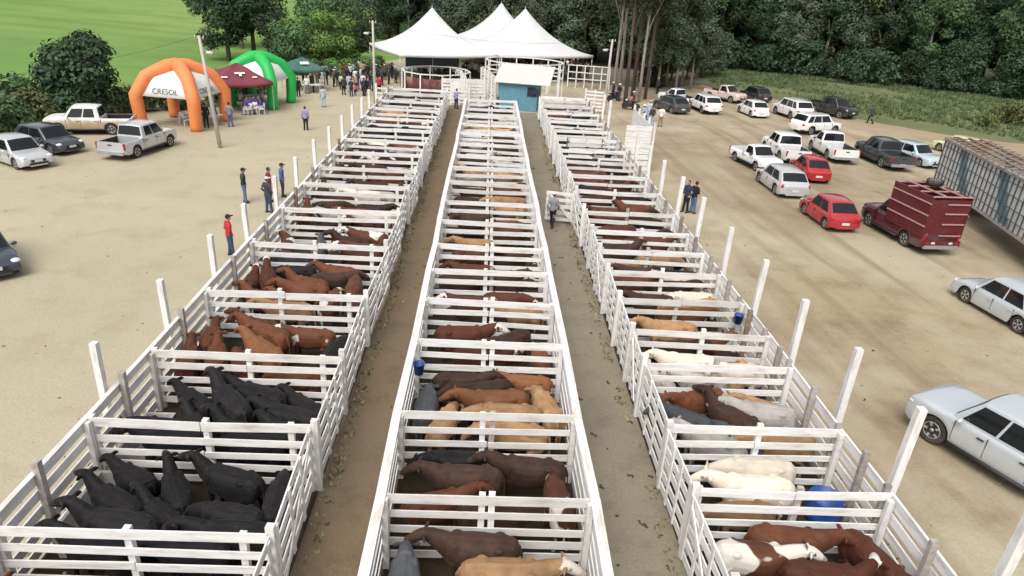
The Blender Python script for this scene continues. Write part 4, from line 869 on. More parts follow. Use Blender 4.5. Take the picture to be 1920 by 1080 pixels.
    for i in range(2):
        a = an[i]; s_.loft([[a+V((w*math.cos(k*math.pi/6)*.5, yy, -a.z*0-.07+hh*(.5+.5*math.sin(k*math.pi/6)))) for k in range(12)] for yy, w, hh in ((-.075,.06,.06),(-.06,.085,.11),(.0,.09,.12),(.09,.095,.075),(.16,.085,.06),(.185,.04,.04))])
    sh_ = fixn(s_.mesh('shoes_'+pose, SHOE))
    h = MB(); h.ell(hd+V((0,-.012,.022)), (.082,.098,.104), 16, 10); hm = h.mesh('hair', HAIR)
    bm = bmesh.new(); bm.from_mesh(hm)
    kill = [v for v in bm.verts if (v.co.y-hd.y > .035 and v.co.z-hd.z < .055) or v.co.z-hd.z < -.075]; bmesh.ops.delete(bm, geom=kill, context='VERTS'); bm.to_mesh(hm); bm.free()
    c = MB(); c.ell(hd+V((0,-.005,.055)), (.086,.103,.078), 16, 8); c.loft([[hd+V((x, yy, .055+zz)) for x, zz in ((-.07,0),(0,.018),(.07,0),(.07,-.008),(0,.008),(-.07,-.008))] for yy in (.075,.19)], smooth=False); cm = fixn(c.mesh('cap', DARK))
    hb = MB(); hb.lathe([(.01,.165),(.06,.16),(.085,.12),(.09,.06),(.20,.045),(.205,.052),(.088,.075)], 22, c=hd); hbm = fixn(hb.mesh('hat', DARK))
    PM_[pose] = (body, jk, tr, sh_, hm, cm, hbm); return PM_[pose]
for me_ in ():
    pass
def person(loc, yaw, pose, top, bottom, head, label, group=None, s=1.0, small=False):
    body, jk, tr, sh_, hm, cm, hb = person_meshes(pose)
    if not body.materials: body.materials.append(SKIN)
    for m_ in (jk, tr):
        if not m_.materials: m_.materials.append(DARK)
    o = link('person', body, None, loc); o.rotation_euler.z = R(yaw); o.scale = (s, s, s)
    tag(o, label, 'person', group)
    j = link('jacket', jk, o); setmat(j, 0, cloth(top, CC[top])); t = link('trousers', tr, o); setmat(t, 0, cloth(bottom, CC[bottom])); link('shoes', sh_, o)
    if head == 'hair': link('hair', hm, o)
    elif head.startswith('hat'): q = link('hat', hb, o); setmat(q, 0, cloth(head[4:], CC[head[4:]])); link('hair', hm, o)
    else: q = link('cap', cm, o); setmat(q, 0, cloth(head[4:], CC[head[4:]])); link('hair', hm, o)
    return o
def gp_(px, z=0.004): p = G(*px); p.z = z; return p
# yaw: 0 faces away from the camera (+Y), 90 faces to -X
person(gp_((460,380)), -70, 'pockets', 'dark green', 'jeans', 'cap black', 'person in dark green jacket, jeans and dark cap standing apart on the dirt')
person(gp_((505,399)), -25, 'pockets', 'charcoal', 'dark jeans', 'cap white', 'person in charcoal jacket and pale cap facing the pens beside two others')
person(gp_((507,378)), -60, 'stand', 'maroon', 'dark jeans', 'hair', 'person in maroon top standing behind the charcoal jacket')
person(gp_((531,369)), -75, 'stand', 'blue', 'charcoal', 'cap black', 'person in bright blue shirt and dark trousers beside the tall posts')
person(gp_((434,480)), -50, 'pockets', 'red', 'dark jeans', 'cap black', 'person in red vest and jeans nearest the tent-side pens')
person(gp_((574,244)), 5, 'stand', 'lilac', 'black', 'hair', 'person in lilac shirt and black trousers alone on the dirt, walking away', s=.97)
person(gp_((607,201)), 30, 'stand', 'light grey', 'light blue', 'hair', 'person in pale grey shirt and light trousers beside the seated people')
person(gp_((433,238)), 20, 'pockets', 'grey', 'jeans', 'hair', 'person in grey jacket beside the orange tent leg')
person(gp_((1297,400)), -60, 'folded', 'black', 'jeans', 'hair', 'person in black jacket and jeans beside a tall post on the car side')
person(gp_((1284,398)), 130, 'pockets', 'navy', 'black', 'hair', 'person in navy top partly behind a tall white post')
person(RW(3.35,31.5,.008), -20, 'walk', 'grey', 'black', 'cap white', 'person in grey jacket holding the open white gate in the aisle', s=.98)
person(gp_((855,204)), -30, 'point', 'lilac', 'navy', 'hair', 'person in lilac shirt reaching out at the far end of the dirt aisle')
person(RW(-.55,59.0,.004), 160, 'stand', 'white', 'black', 'hair', 'person in white shirt just beyond the middle pens')
person(RW(.9,59.2,.004), -70, 'point', 'charcoal', 'black', 'hair', 'person in charcoal shirt stretching an arm beside the blue shed')
person(gp_((1209,236)), 60, 'rail', 'light blue', 'dark jeans', 'hat white', 'person in light blue shirt bending beside the white ramp', 'people beside the parked cars')
person(gp_((1215,226)), -20, 'stand', 'light grey', 'light grey', 'cap white', 'person in pale grey clothes and white cap among the group by the cars', 'people beside the parked cars')
person(gp_((1220,237)), 20, 'stand', 'charcoal', 'light blue', 'hair', 'person in charcoal jacket and pale trousers among the group by the cars', 'people beside the parked cars')
person(gp_((1237,238)), -10, 'pockets', 'white', 'khaki', 'hair', 'person in white shirt and brown trousers by the dark grey hatchback', 'people beside the parked cars')
person(gp_((1206,240)), 70, 'sit', 'white', 'khaki', 'hair', 'person in white top crouching beside the white ramp', 'people beside the parked cars')
person(gp_((1186,206)), 100, 'stand', 'maroon', 'black', 'cap white', 'person in maroon jacket and white cap beside the reddish motorbike', 'people beside the parked cars')
person(gp_((1148,186)), 60, 'stand', 'navy', 'black', 'cap white', 'person in navy jacket and white cap beside the nearest motorbike')
person(gp_((1159,190)), -40, 'folded', 'black', 'dark jeans', 'hat white', 'person in black jacket and white hat beside the middle motorbike')
person(gp_((1597,216)), 60, 'walk', 'charcoal', 'black', 'hair', 'smaller dark figure walking on the red soil towards the forest', s=.75)
person(gp_((1630,232)), 20, 'walk', 'charcoal', 'black', 'hair', 'taller dark figure walking on the red soil by the grass')
person(gp_((1232,176)), 40, 'stand', 'charcoal', 'black', 'cap lime', 'person in dark jacket and pale cap behind the parked cars')
# people sitting under the maroon canopy
for i, (px, tp_, b_, lab) in enumerate([((468,214),'purple','light grey','person in purple jersey sitting nearest the grey jacket'),((479,212),'purple','light grey','person in purple jersey sitting between the other two'),((491,213),'purple','white','person in purple jersey sitting nearest the green tent leg'),((452,200),'white','khaki','person in white shirt sitting deep under the maroon canopy'),((494,198),'light grey','charcoal','person in pale grey top sitting behind the purple jerseys')]):
    person(gp_(px), [150,-170,120,-100,100][i], 'sit', tp_, b_, 'hair', lab, 'people sitting by the tents')
# standing crowd between the tents and the big white marquee
crowd = [(570,168,'charcoal','khaki'),(576,176,'white','khaki'),(588,172,'black','black'),(595,156,'red','black'),(606,156,'white','light grey'),(612,160,'black','black'),(626,163,'olive','black'),(630,157,'brown','black'),(640,168,'lime','black'),(646,166,'charcoal','brown'),(655,172,'light grey','light grey'),(659,181,'charcoal','navy'),(666,179,'pink','black'),(667,160,'white','black'),(671,168,'navy','dark jeans'),(677,158,'light grey','black'),(682,180,'navy','black'),(688,179,'black','black'),(686,164,'charcoal','black'),(694,168,'black','dark jeans'),(700,172,'charcoal','black'),(711,176,'red','black'),(663,146,'grey','black'),(675,142,'white','charcoal'),(690,148,'black','black'),(706,152,'navy','black'),(716,160,'charcoal','black'),(650,150,'maroon','black'),(638,147,'olive','khaki'),(622,146,'charcoal','black'),(598,148,'navy','black'),(722,150,'brown','black'),(735,147,'black','black')]
seen = {}
crowd += [(604,142,'black','black'),(612,150,'grey','black'),(634,162,'navy','black'),(645,178,'charcoal','black'),(652,160,'black','black'),(681,171,'white','black'),(696,158,'brown','black'),(702,164,'black','navy'),(668,172,'camel','black'),(729,158,'charcoal','black'),(742,156,'navy','black'),(583,160,'camel','black'),(657,150,'light grey','black'),(681,146,'camel','black')]
for i, (x, y, tp_, b_) in enumerate(crowd):
    seen[tp_] = seen.get(tp_, 0); k = seen[tp_]; seen[tp_] += 1
    s = .62 if tp_ == 'pink' else (.85 if tp_ == 'lime' else .96+jit(.06))
    head = random.choice(['hair','hair','cap black','cap white','hat camel','cap navy'])
    hw_ = 'bareheaded' if head == 'hair' else f'wearing a {head.split()[1]} {head.split()[0]}'
    who = 'small child in pink jacket standing among dark adults of the crowd' if tp_ == 'pink' else f'person in {tp_}, {hw_}, {NTH[k]} in {tp_} listed from the gazebo'.replace('listed','counting')
    person(gp_((x, y)), -20+jit(60), random.choice(['stand','pockets','folded','stand']), tp_, b_, head, who, 'standing crowd beside the marquee', s)
# people under the marquee and around the sale ring
k = 0; ring_people = []
for i in range(150):
    u = random.random(); v = random.random()
    x, y = -12.5+u*20.5, 78.5+u*9.5+v*9
    if any((x-a)**2+(y-b)**2 < .36 for a, b in ring_people): continue
    ring_people.append((x, y))
ring_people.sort()
for i, (x, y) in enumerate(ring_people):
    tp_ = random.choice(['black','navy','charcoal','black','brown','grey','white','charcoal','maroon'])
    person((x, y, .004), 180+jit(40), random.choice(['stand','folded','pockets']), tp_, random.choice(['black','dark jeans','charcoal']), random.choice(['hair','cap black','hat camel','cap white']), 'spectator standing in the shade under the white marquee', 'spectators under the marquee', .97+jit(.06))
person(RW(-3.0,72.5,1.15), 160, 'sit', 'light grey', 'black', 'hair', 'person in pale shirt perched on the white fence before the ring')
# ------------------------------------------------------------------ tents
def inflatable(p0, ang, sz, H, hl, fab, fab_in, panel, name, label, texts=None):
    """arched four-leg inflatable tent; p0 is the leg nearest the camera"""
    r = empty(name, p0, R(ang), label, 'tent')
    def arch(k0, k1):
        a, b = Vector(k0), Vector(k1); c = Vector((sz/2, sz/2, H)); m_ = a.lerp(c, .52); return a, Vector((a.x, a.y, hl)), Vector((m_.x, m_.y, H*.86)), c
    cs = [(0,0,0),(sz,0,0),(sz,sz,0),(0,sz,0)]; c = Vector((sz/2, sz/2, 0))
    for k in cs:
        a = Vector(k); o = (a-c).normalized(); mb = MB()
        pts = [a-o*.0, a+o*.10+Vector((0,0,hl*.5)), a+o*.16+Vector((0,0,hl)), a-o*(sz*.17)+Vector((0,0,hl+(H-hl)*.62)), c+o*(sz*.16)+Vector((0,0,H-.12)), c+Vector((0,0,H-.06))]
        rad = [.40,.41,.44,.45,.50,.46]; P2 = []; R2 = []
        for i in range(len(pts)-1):
            for t in (0,.33,.66): P2.append(pts[i].lerp(pts[i+1], t)); R2.append(rad[i]*(1-t)+rad[i+1]*t)
        P2.append(pts[-1]); R2.append(rad[-1]); mb.tube(P2, R2, 18, side=(-o.y, o.x, 0))
        lg = mb.build('leg', fab, r); fixn(lg.data)
    for i in range(4):
        a, b = Vector(cs[i]), Vector(cs[(i+1) % 4]); na = (((a+b)/2)-c).normalized(); oa, ob = (a-c).normalized(), (b-c).normalized()
        A0 = a+oa*.12+Vector((0,0,hl-.02)); B0 = b+ob*.12+Vector((0,0,hl-.02)); A1 = a-oa*(sz*.17)+Vector((0,0,hl+(H-hl)*.62)); B1 = b-ob*(sz*.17)+Vector((0,0,hl+(H-hl)*.62)); T = c+Vector((0,0,H-.10))
        mb = MB(); th = -na*.03
        g = [[A0.lerp(B0,t) for t in np.linspace(0,1,9)], [A1.lerp(B1,t) for t in np.linspace(0,1,9)]]
        rows = [g[0], [p.lerp(q,.5)-na*.0 for p, q in zip(*g)], g[1], [p.lerp(T,.55) for p in g[1]], [p.lerp(T,.97) for p in g[1]]]
        mb.loft(rows, 0, True, False, False); o = mb.build('roof_panel', panel, r); sm = o.modifiers.new('s', 'SOLIDIFY'); sm.thickness = .03
        if texts and i in texts:
            body, size, zf = texts[i]
            cu = bpy.data.curves.new('t', 'FONT'); cu.body = body; cu.size = size; cu.align_x = 'CENTER'; cu.extrude = .006
            tmp = bpy.data.objects.new('t', cu); COL.objects.link(tmp); dg = bpy.context.evaluated_depsgraph_get(); me = bpy.data.meshes.new_from_object(tmp.evaluated_get(dg)); bpy.data.objects.remove(tmp)
            me.materials.clear(); me.materials.append(texts['mat']); lo = link('lettering', me, o)
            ex = (B0-A0).normalized(); up_ = ((A1+B1)/2-(A0+B0)/2); up_ = (up_-ex*up_.dot(ex)).normalized(); nz_ = ex.cross(up_)
            mx = Matrix((ex, up_, nz_)).transposed().to_4x4(); mx.translation = (A0+B0)/2+up_*zf+nz_*.05; lo.matrix_local = mx
    return r
FORANGE = mat('orange_fabric', (.72,.225,.075), .55, .05, 2, bump=.1, bscale=4); FGREEN = mat('green_fabric', (.02,.42,.085), .5, .05, 2, bump=.1, bscale=4); FWHITE = mat('white_fabric', (.74,.74,.72), .6, .04, 2); INK = mat('grey_ink', (.14,.15,.14), .6, .02, 4)
FMAR = mat('maroon_fabric', (.17,.035,.05), .7, .1, 2, bump=.2, bscale=3); FDG = mat('dark_green_fabric', (.05,.13,.10), .7, .1, 2, bump=.2, bscale=3)
inflatable(G(369,246), 84, 3.95, 4.1, 2.15, FORANGE, FORANGE, FWHITE, 'inflatable_tent', 'orange arched inflatable tent with white panels lettered in grey', {3: ('CRESOL', .52, .22), 0: ('CRESOL', .52, .22), 'mat': INK})
inflatable(G(512,205), 84, 3.5, 3.9, 2.1, FGREEN, FGREEN, FWHITE, 'inflatable_tent', 'bright green arched inflatable tent with white panels')
def gazebo(loc, ang, sx, sy, hl, hp, fab, label, marks):
    r = empty('gazebo', loc, R(ang), label, 'gazebo')
    for a in (-1, 1):
        for b in (-1, 1):
            m_ = MB(); m_.beam((a*sx/2*.97, b*sy/2*.97, 0), (a*sx/2*.97, b*sy/2*.97, hl), .05, .05); m_.build('leg', METAL, r)
    m_ = MB(); rings = []; N = 28
    for q in (1.0, 1.0, .66, .33, .03):
        pass
    def edge(t):
        t = t % 4; i = int(t); f = t-i; P4 = [(-1,-1),(1,-1),(1,1),(-1,1)]; a, b = P4[i], P4[(i+1) % 4]; return a[0]*(1-f)+b[0]*f, a[1]*(1-f)+b[1]*f, f
    for lev, (sc_, z) in enumerate(((1.01,hl-.28),(1.0,hl),(.68,hl+(hp-hl)*.28),(.36,hl+(hp-hl)*.62),(.02,hp))):
        row = []
        for k in range(N):
            x, y, f = edge(4*k/N); sag = -.16*math.sin(math.pi*f)*(1 if lev < 3 else .3); row.append(Vector((x*sx/2*sc_, y*sy/2*sc_, z+sag)))
        rings.append(row)
    m_.loft(rings, 0, True, False, True); o = m_.build('canopy', fab, r); fixn(o.data); sm = o.modifiers.new('s', 'SOLIDIFY'); sm.thickness = .02
    for (u, v, w, h) in marks:     # pale emblem patches lying on the front slope
        z = lambda yy: hl+(hp-hl)*(1-abs(yy)/(sy/2))*.93
        m_ = MB(); y0 = -sy/2*(1-v); m_.add([(u-w/2,y0,z(y0)+.05),(u+w/2,y0,z(y0)+.05),(u+w/2,y0+h,z(y0+h)+.05),(u-w/2,y0+h,z(y0+h)+.05),(u-w/2,y0,z(y0)+.03),(u+w/2,y0,z(y0)+.03),(u+w/2,y0+h,z(y0+h)+.03),(u-w/2,y0+h,z(y0+h)+.03)], [(0,1,2,3),(7,6,5,4),(0,4,5,1),(1,5,6,2),(2,6,7,3),(3,7,4,0)]); e_ = m_.build('emblem', FWHITE, o)
    return r
gazebo(G(452,205), 30, 4.5, 4.5, 2.45, 3.6, FMAR, 'maroon peaked gazebo between the orange and green tents', [(0,.42,.75,.16),(0,.30,.2,.45),(-1.2,.22,.45,.12),(1.0,.2,.35,.12)])
gazebo(G(570,168), 30, 3.5, 3.2, 2.15, 3.0, FDG, 'dark green sagging gazebo behind the bright green tent', [(0,.35,.8,.35)])
# tables and chairs beneath
WPL = mat('white_plastic', (.62,.62,.62), .5, .05, 6); 
def chair():
    r = empty('plastic_chair'); m_ = MB(); m_.box((0,0,.44), (.44,.44,.035)); m_.build('seat', WPL, r); m_ = MB()
    m_.loft([[Vector((x, -.21-.05*(z-.45)-.03*math.cos(x*4), z)) for x in np.linspace(-.21,.21,6)] for z in (.46,.66,.88)], 0, True, False, False); o = m_.build('backrest', WPL, r); s_ = o.modifiers.new('s','SOLIDIFY'); s_.thickness = .03
    for a in (-1,1):
        for b in (-1,1): m_ = MB(); m_.beam((a*.23,b*.22,0),(a*.19,b*.19,.43),.04,.04); m_.build('leg', WPL, r)
        m_ = MB(); m_.tube([(a*.22,-.2,.66),(a*.25,.05,.66),(a*.23,.18,.62),(a*.2,.19,.44)], .02, 6); m_.build('armrest', WPL, r)
    return r
ch = chair(); cps = [((466,216),150,'white plastic chair under a purple jersey, nearest the grey jacket'),((478,214),-170,'white plastic chair in the middle of the purple jerseys'),((491,215),120,'white plastic chair next to the green tent leg'),((460,205),60,'empty white plastic chair under the maroon canopy'),((472,202),10,'empty white plastic chair behind the seated people'),((486,203),-40,'empty white plastic chair near the pale seated person'),((342,232),40,'white plastic chair inside the orange tent'),((352,236),-60,'white plastic chair at the open side of the orange tent'),((560,178),20,'white plastic chair below the dark green gazebo'),((575,172),90,'white plastic chair by the crowd under the dark green gazebo')]
for i, (px, hd, lab) in enumerate(cps):
    o = ch if i == 0 else copy_tree(ch); o.location = gp_(px); o.rotation_euler.z = R(hd); tag(o, lab, 'chair', 'plastic chairs by the tents')
def table():
    r = empty('folding_table'); m_ = MB(); m_.box((0,0,.735), (1.6,.75,.04)); m_.build('tabletop', WPL, r)
    for a in (-1,1):
        for b in (-1,1): m_ = MB(); m_.beam((a*.7,b*.3,0),(a*.66,b*.28,.715),.04,.04); m_.build('leg', METAL, r)
    return r
tb = table()
for i, (px, hd, lab) in enumerate([((396,236),58,'white folding table inside the orange tent'),((470,196),40,'white folding table under the maroon gazebo'),((585,174),20,'white folding table beneath the dark green gazebo')]):
    o = tb if i == 0 else copy_tree(tb); o.location = gp_(px); o.rotation_euler.z = R(hd); tag(o, lab, 'table', 'folding tables under the tents')
for i, (px, tp_, hd, lab) in enumerate([((388,240),'black',30,'person in black standing at the table in the orange tent'),((404,236),'charcoal',-30,'person in charcoal standing at the back of the orange tent'),((560,182),'black',20,'person in black standing under the dark green gazebo')]):
    person(gp_(px), hd, 'stand', tp_, 'black', 'hair', lab)
# marquee: three high-peaked canopies
MQ = mat('marquee_fabric', (.60,.60,.597), .55, .03, .6, rand=.02)
def peak_tent(c, ang, s, he, hp, label):
    r = empty('marquee_tent', (c[0], c[1], 0), R(ang), label, 'marquee', 'high peaked canopies of the marquee')
    m_ = MB(); N = 64; rings = []
    def edge(t):
        i = int(t) % 4; f = t-int(t); P4 = [(-1,-1),(1,-1),(1,1),(-1,1)]; a, b = P4[i], P4[(i+1) % 4]; return a[0]*(1-f)+b[0]*f, a[1]*(1-f)+b[1]*f, f
    for q in [1.0]+[1-j/22 for j in range(0, 22)]+[.012]:
        row = []; 
        for k in range(N):
            x, y, f = edge(4*k/N); rr = math.hypot(x, y); th = math.atan2(y, x); circ = (1-q)**.8
            ex, ey = math.cos(th), math.sin(th); X = q*((1-circ)*x+circ*ex*1.08); Y = q*((1-circ)*y+circ*ey*1.08)
            z = he+(hp-he)*((1-q)**1.2*.45+(1-q)**1.85*.55) - .10*math.sin(math.pi*f)*(q > .9)
            row.append(Vector((X*s/2, Y*s/2, z)))
        rings.append(row)
    rings[0] = [Vector((v.x, v.y, v.z-.30)) for v in rings[0]]
    m_.loft(rings, 0, True, False, True); o = m_.build('canopy', MQ, r); fixn(o.data); sm = o.modifiers.new('s','SOLIDIFY'); sm.thickness = .02
    for a in (-1,1):
        for b in (-1,1): p_ = MB(); p_.tube([(a*s/2*.985,b*s/2*.985,0),(a*s/2*.985,b*s/2*.985,he)], .05, 10); p_.build('pole', METAL, r)
    p_ = MB(); p_.tube([(0,0,hp-.6),(0,0,hp+.15)], [.05,.03], 8); p_.build('finial', METAL, r); return r
ang = 28; ca, sa = math.cos(R(ang)), math.sin(R(ang)); FL = Vector((-13.8,73.7,0))
def tloc(u, v): return (FL.x+u*ca-v*sa, FL.y+u*sa+v*ca)
peak_tent(tloc(6.4,5.2), ang, 11.2, 3.2, 7.5, 'white high-peaked marquee canopy standing apart, nearest the utility pole')
peak_tent(tloc(18.2,5.7), ang, 12.2, 3.2, 7.75, 'white high-peaked marquee canopy above the railed stand, nearest the eucalyptus')
peak_tent(tloc(20.2,16.3), ang, 10.8, 3.25, 7.9, 'white high-peaked marquee canopy behind the other two')
# ------------------------------------------------------------------ sale ring, shed, stands
def ringpen(c, rx, ry, z, n, label, a0=0, a1=360, rails=(0,), pr=.07, base=0):
    r = empty('ring_fence', (c[0], c[1], 0), 0, label, 'fence'); P_ = []
    full = (a1-a0) >= 360
    for i in range(n if full else n+1):
        t = R(a0+(a1-a0)*i/n); p = Vector((rx*math.cos(t), ry*math.sin(t), 0)); P_.append(p)
        m_ = MB(); m_.beam((p.x,p.y,base), (p.x,p.y,z), .13, .13); m_.build('post', WHITE, r)
    for dz in rails:
        m_ = MB(); Q = P_+([P_[0]] if full else [])
        for a, b in zip(Q[:-1], Q[1:]): m_.beam(a+Vector((0,0,z+.05-dz)), b+Vector((0,0,z+.05-dz)), .16 if dz == 0 else .05, .09 if dz == 0 else .14)
        m_.build('rail', WHITE, r)
    return r
ringpen((-9.1,73.3), 3.5, 3.8, 1.78, 10, 'white round sale ring fence with dark red sheeting, in front of the marquee')
r = empty('ring_sheeting', (-9.1,73.3,0), 0, 'dark red and brown sheeting tied round the inside of the sale ring', 'sheeting'); SHEET = mat('red_sheet', (.12,.035,.035), .8, .3, 1.2, dirt=(.28,.2,.12), dirt_amt=.9, dirt_scale=.6)
m_ = MB(); m_.loft([[Vector((3.36*math.cos(t), 3.66*math.sin(t), z)) for t in np.linspace(math.pi, 2*math.pi, 25)] for z in (.1,.8,1.4)], 0, True, False, False); o = m_.build('sheet', SHEET, r); s_ = o.modifiers.new('s','SOLIDIFY'); s_.thickness = .02
ringpen((-.1,72.2), 3.9, 3.3, 3.35, 14, 'tall white railed circular stand behind the blue shed', rails=(0,.75,1.5))
# shed
SB = mat('blue_boards', (.095,.235,.30), .75, .12, 3, dirt=(.2,.35,.4), dirt_amt=.5, stretch=(6,6,.6)); ROOF = mat('pale_roof', (.60,.56,.54), .6, .06, 3, dirt=(.42,.36,.32), dirt_amt=.5, stretch=(8,1,1))
sa_, sb_ = G(932,205), G(1005,211); sx_ = (sb_-sa_); SWd = sx_.length; sang = math.atan2(sx_.y, sx_.x)
r = empty('blue_shed', sa_, sang, 'blue timber shed with a pale sloping roof at the end of the aisle', 'shed'); m_ = MB()
m_.box((SWd/2, .03, 1.22), (SWd, .06, 2.44)); m_.build('wall', SB, r); m_ = MB(); m_.box((SWd/2, 3.2, 1.6), (SWd, .06, 3.2)); m_.build('wall', SB, r)
for x in (.03, SWd-.03):
    m_ = MB(); m_.add([(x-.03,.062,0),(x+.03,.062,0),(x+.03,3.168,0),(x-.03,3.168,0),(x-.03,.062,2.44),(x+.03,.062,2.44),(x+.03,3.168,3.2),(x-.03,3.168,3.2)], [(3,2,1,0),(4,5,6,7),(0,1,5,4),(1,2,6,5),(2,3,7,6),(3,0,4,7)])
    m_.build('wall', SB, r)
m_ = MB(); y0, y1 = -.35, 3.9; zz = lambda y: 2.50+(y-.03)*.265
m_.add([(-.35,y0,zz(y0)),(SWd+1.1,y0,zz(y0)),(SWd+1.1,y1,zz(y1)),(-.35,y1,zz(y1)),(-.35,y0,zz(y0)+.06),(SWd+1.1,y0,zz(y0)+.06),(SWd+1.1,y1,zz(y1)+.06),(-.35,y1,zz(y1)+.06)], [(3,2,1,0),(4,5,6,7),(0,1,5,4),(1,2,6,5),(2,3,7,6),(3,0,4,7)]); m_.build('roof', ROOF, r)
m_ = MB(); m_.box((SWd*.42, -.015, 1.0), (.85,.04,1.95)); m_.build('door', SB, r); m_ = MB(); m_.box((SWd-.55, -.02, 1.75), (.7,.05,.8)); m_.build('window', mat('dark_opening', (.02,.025,.03), .8, .1, 3), r)
for i in range(3): 
    m_ = MB(); m_.ell((0,0,0), (.12,.05,.36), 10, 8); o = m_.build('hanging_coat', DARK, None, sa_+Vector((math.cos(sang)*(SWd-.35+.22*i), math.sin(sang)*(SWd-.35+.22*i)-.12, 1.75))); tag(o, ['dark coat hanging on the shed front, nearest the shed door','dark coat hanging between two others on the shed','dark coat hanging at the outer corner of the shed'][i], 'coat', 'coats on the shed')
def railfence(p0, p1, h, n, zs, name, label, bw=.15, bt=.035, pw=.12, m=WHITE):
    p0, p1 = Vector(p0), Vector(p1); p0.z = p1.z = 0; r = empty(name, p0, 0, label, 'fence'); d = p1-p0; nl = Vector((-d.y, d.x, 0)).normalized()
    for i in range(n+1): q = d*(i/n)+nl*(pw/2+bt/2+.003); post(r, q, h, pw, m)
    m_ = MB()
    for z in zs: m_.beam(Vector((0,0,z+jit(.02))), d+Vector((0,0,z+jit(.02))), bt, bw)
    m_.build('board_panel', m, r); return r
railfence(RW(9.0,80.5), RW(13.6,79.8), 2.45, 5, (2.4,1.65,.95), 'rail_fence', 'tall white open rail fence between the stand and the eucalyptus', bw=.1)
railfence(RW(8.9,64.2), RW(10.6,63.8), 2.1, 2, (.3,.62,.94,1.26,1.58,1.9), 'board_fence', 'white close-boarded corner fence beside the lamp pole')
railfence(RW(-3.3,64.6), RW(-1.75,64.6), 1.9, 2, (.3,.62,.94,1.26,1.58,1.85), 'board_fence', 'white board gate closing the far end of the dirt aisle')
railfence(RW(-4.2,66.4), RW(-.2,67.2), 2.0, 4, (.25,.55,.85,1.15,1.45,1.75,1.95), 'board_fence', 'white close-boarded fence before the sale ring', bw=.22)
railfence(RW(-1.5,61.5), RW(-2.6,71), 2.3, 4, (.25,.6,.95,1.3,1.65,2.0,2.25), 'board_fence', 'white board race leading back to the sale ring', bw=.22)
railfence(RW(.8,64.6), RW(-.6,72), 2.6, 4, (.25,.6,.95,1.3,1.65,2.0,2.3,2.55), 'board_fence', 'white tall board race along the blue shed', bw=.24)
railfence(RW(-9.6,61.6), RW(-8.2,61.4), 1.8, 1, (.4,.8,1.2,1.6), 'board_fence', 'short white board fence beside the utility pole')
railfence(RW(4.6,59.9), RW(8.6,59.6), 1.9, 4, (.3,.6,.9,1.2,1.5,1.8), 'board_fence', 'white close-boarded fence ending the truck-side pens', bw=.24)
# loading ramp of close white boards outside the truck-side pens
r = empty('loading_ramp', RW(8.72,43.1), ROWZ, 'tall white close-boarded loading ramp outside the truck-side pens', 'ramp')
for k in range(8):
    pass
m_ = MB()
for k in range(8): m_.beam((.02,0,.22+k*.36+jit(.01)), (1.65,0,.22+k*.36+jit(.01)), .035, .325)
m_.build('end_wall', WHITE, r)
for x in (1.66,):
    m_ = MB()
    for k in range(8): m_.beam((x, .1, .22+k*.36), (x+.05, 6.7, .22+k*.36), .035, .325)
    m_.build('side_wall', WHITE_Y, r)
for i in range(5): m_ = MB(); m_.beam((1.78, 6.6*i/4, 0), (1.78, 6.6*i/4, 3.15), .14, .14); m_.build('post', WHITE_Z, r)
m_ = MB(); m_.hexa([Vector(p) for p in ((.05,.1,1.15),(1.6,.1,1.15),(1.6,6.6,.15),(.05,6.6,.15),(.05,.1,1.22),(1.6,.1,1.22),(1.6,6.6,.22),(.05,6.6,.22))]); m_.build('ramp_floor', WHITE2, r)
# squeeze crate inside the truck-side row
r = empty('squeeze_crate', RW(5.1,41.6,.012), ROWZ, 'grey metal-framed crate among the truck-side pens', 'crate')
for x in (0, 2.2):
    m_ = MB(); m_.tube([(x,0,0),(x,0,2.0),(x,1.3,2.0),(x,1.3,0)], .035, 8); m_.build('frame', METAL, r)
for y in (0, 1.3):
    m_ = MB()
    for z in (.4,.8,1.2,1.6,2.0): m_.beam((0,y,z),(2.2,y,z),.03,.10)
    m_.build('board_panel', WHITE2, r)
# dark sheet screen behind the ring
r = empty('sheet_screen', (-13.2,79.2,0), R(16), 'dark blue sheet screen on a white frame under the marquee', 'screen'); m_ = MB()
SCR = mat('dark_blue_sheet', (.045,.065,.09), .7, .2, 1.5)
m_.box((3.0,0,2.05), (6.0,.03,1.5)); m_.build('sheet', SCR, r); m_ = MB()
for x in (0,3,6): m_.beam((x,-.04,0),(x,-.04,2.95),.06,.04)
for z in (1.28,2.85): m_.beam((0,-.065,z),(6,-.065,z),.02,.06)
m_.build('frame', WPL, r)
# utility poles, lamps, wires
def pole(p, h, lean, label, arm=1):
    r = empty('utility_pole', p, 0, label, 'pole'); m_ = MB(); t = Vector((lean[0], lean[1], h)); m_.tube([(0,0,0), t*.5, t], [.13,.11,.085], 12); m_.build('mast', POLEC, r)
    l_ = MB(); q = t*.86; l_.tube([q, q+Vector((.35*arm,-.1,.12)), q+Vector((.5*arm,-.15,.06))], .025, 8); a_ = l_.build('lamp_arm', METAL, r)
    m_ = MB(); m_.ell(q+Vector((.52*arm,-.15,.0)), (.24,.13,.11)); m_.build('lamp_head', mat('lamp_grey', (.5,.5,.48), .5, .05, 5), a_)
    m_ = MB(); m_.beam(t+Vector((-.3,0,-.15)), t+Vector((.3,0,-.15)), .07, .07); m_.build('crossarm', BROWNW, r)
    for x in (-.25,.25): m_ = MB(); m_.lathe([(.03,0),(.045,.05),(.03,.1),(.005,.12)], 10, c=t+Vector((x,0,-.115))); m_.build('insulator', WPL, r)
    return Vector(p)+t
t1 = pole(G(413,277), 6.7, (-.45,-.1), 'pale concrete utility pole with a lamp beside the orange tent')
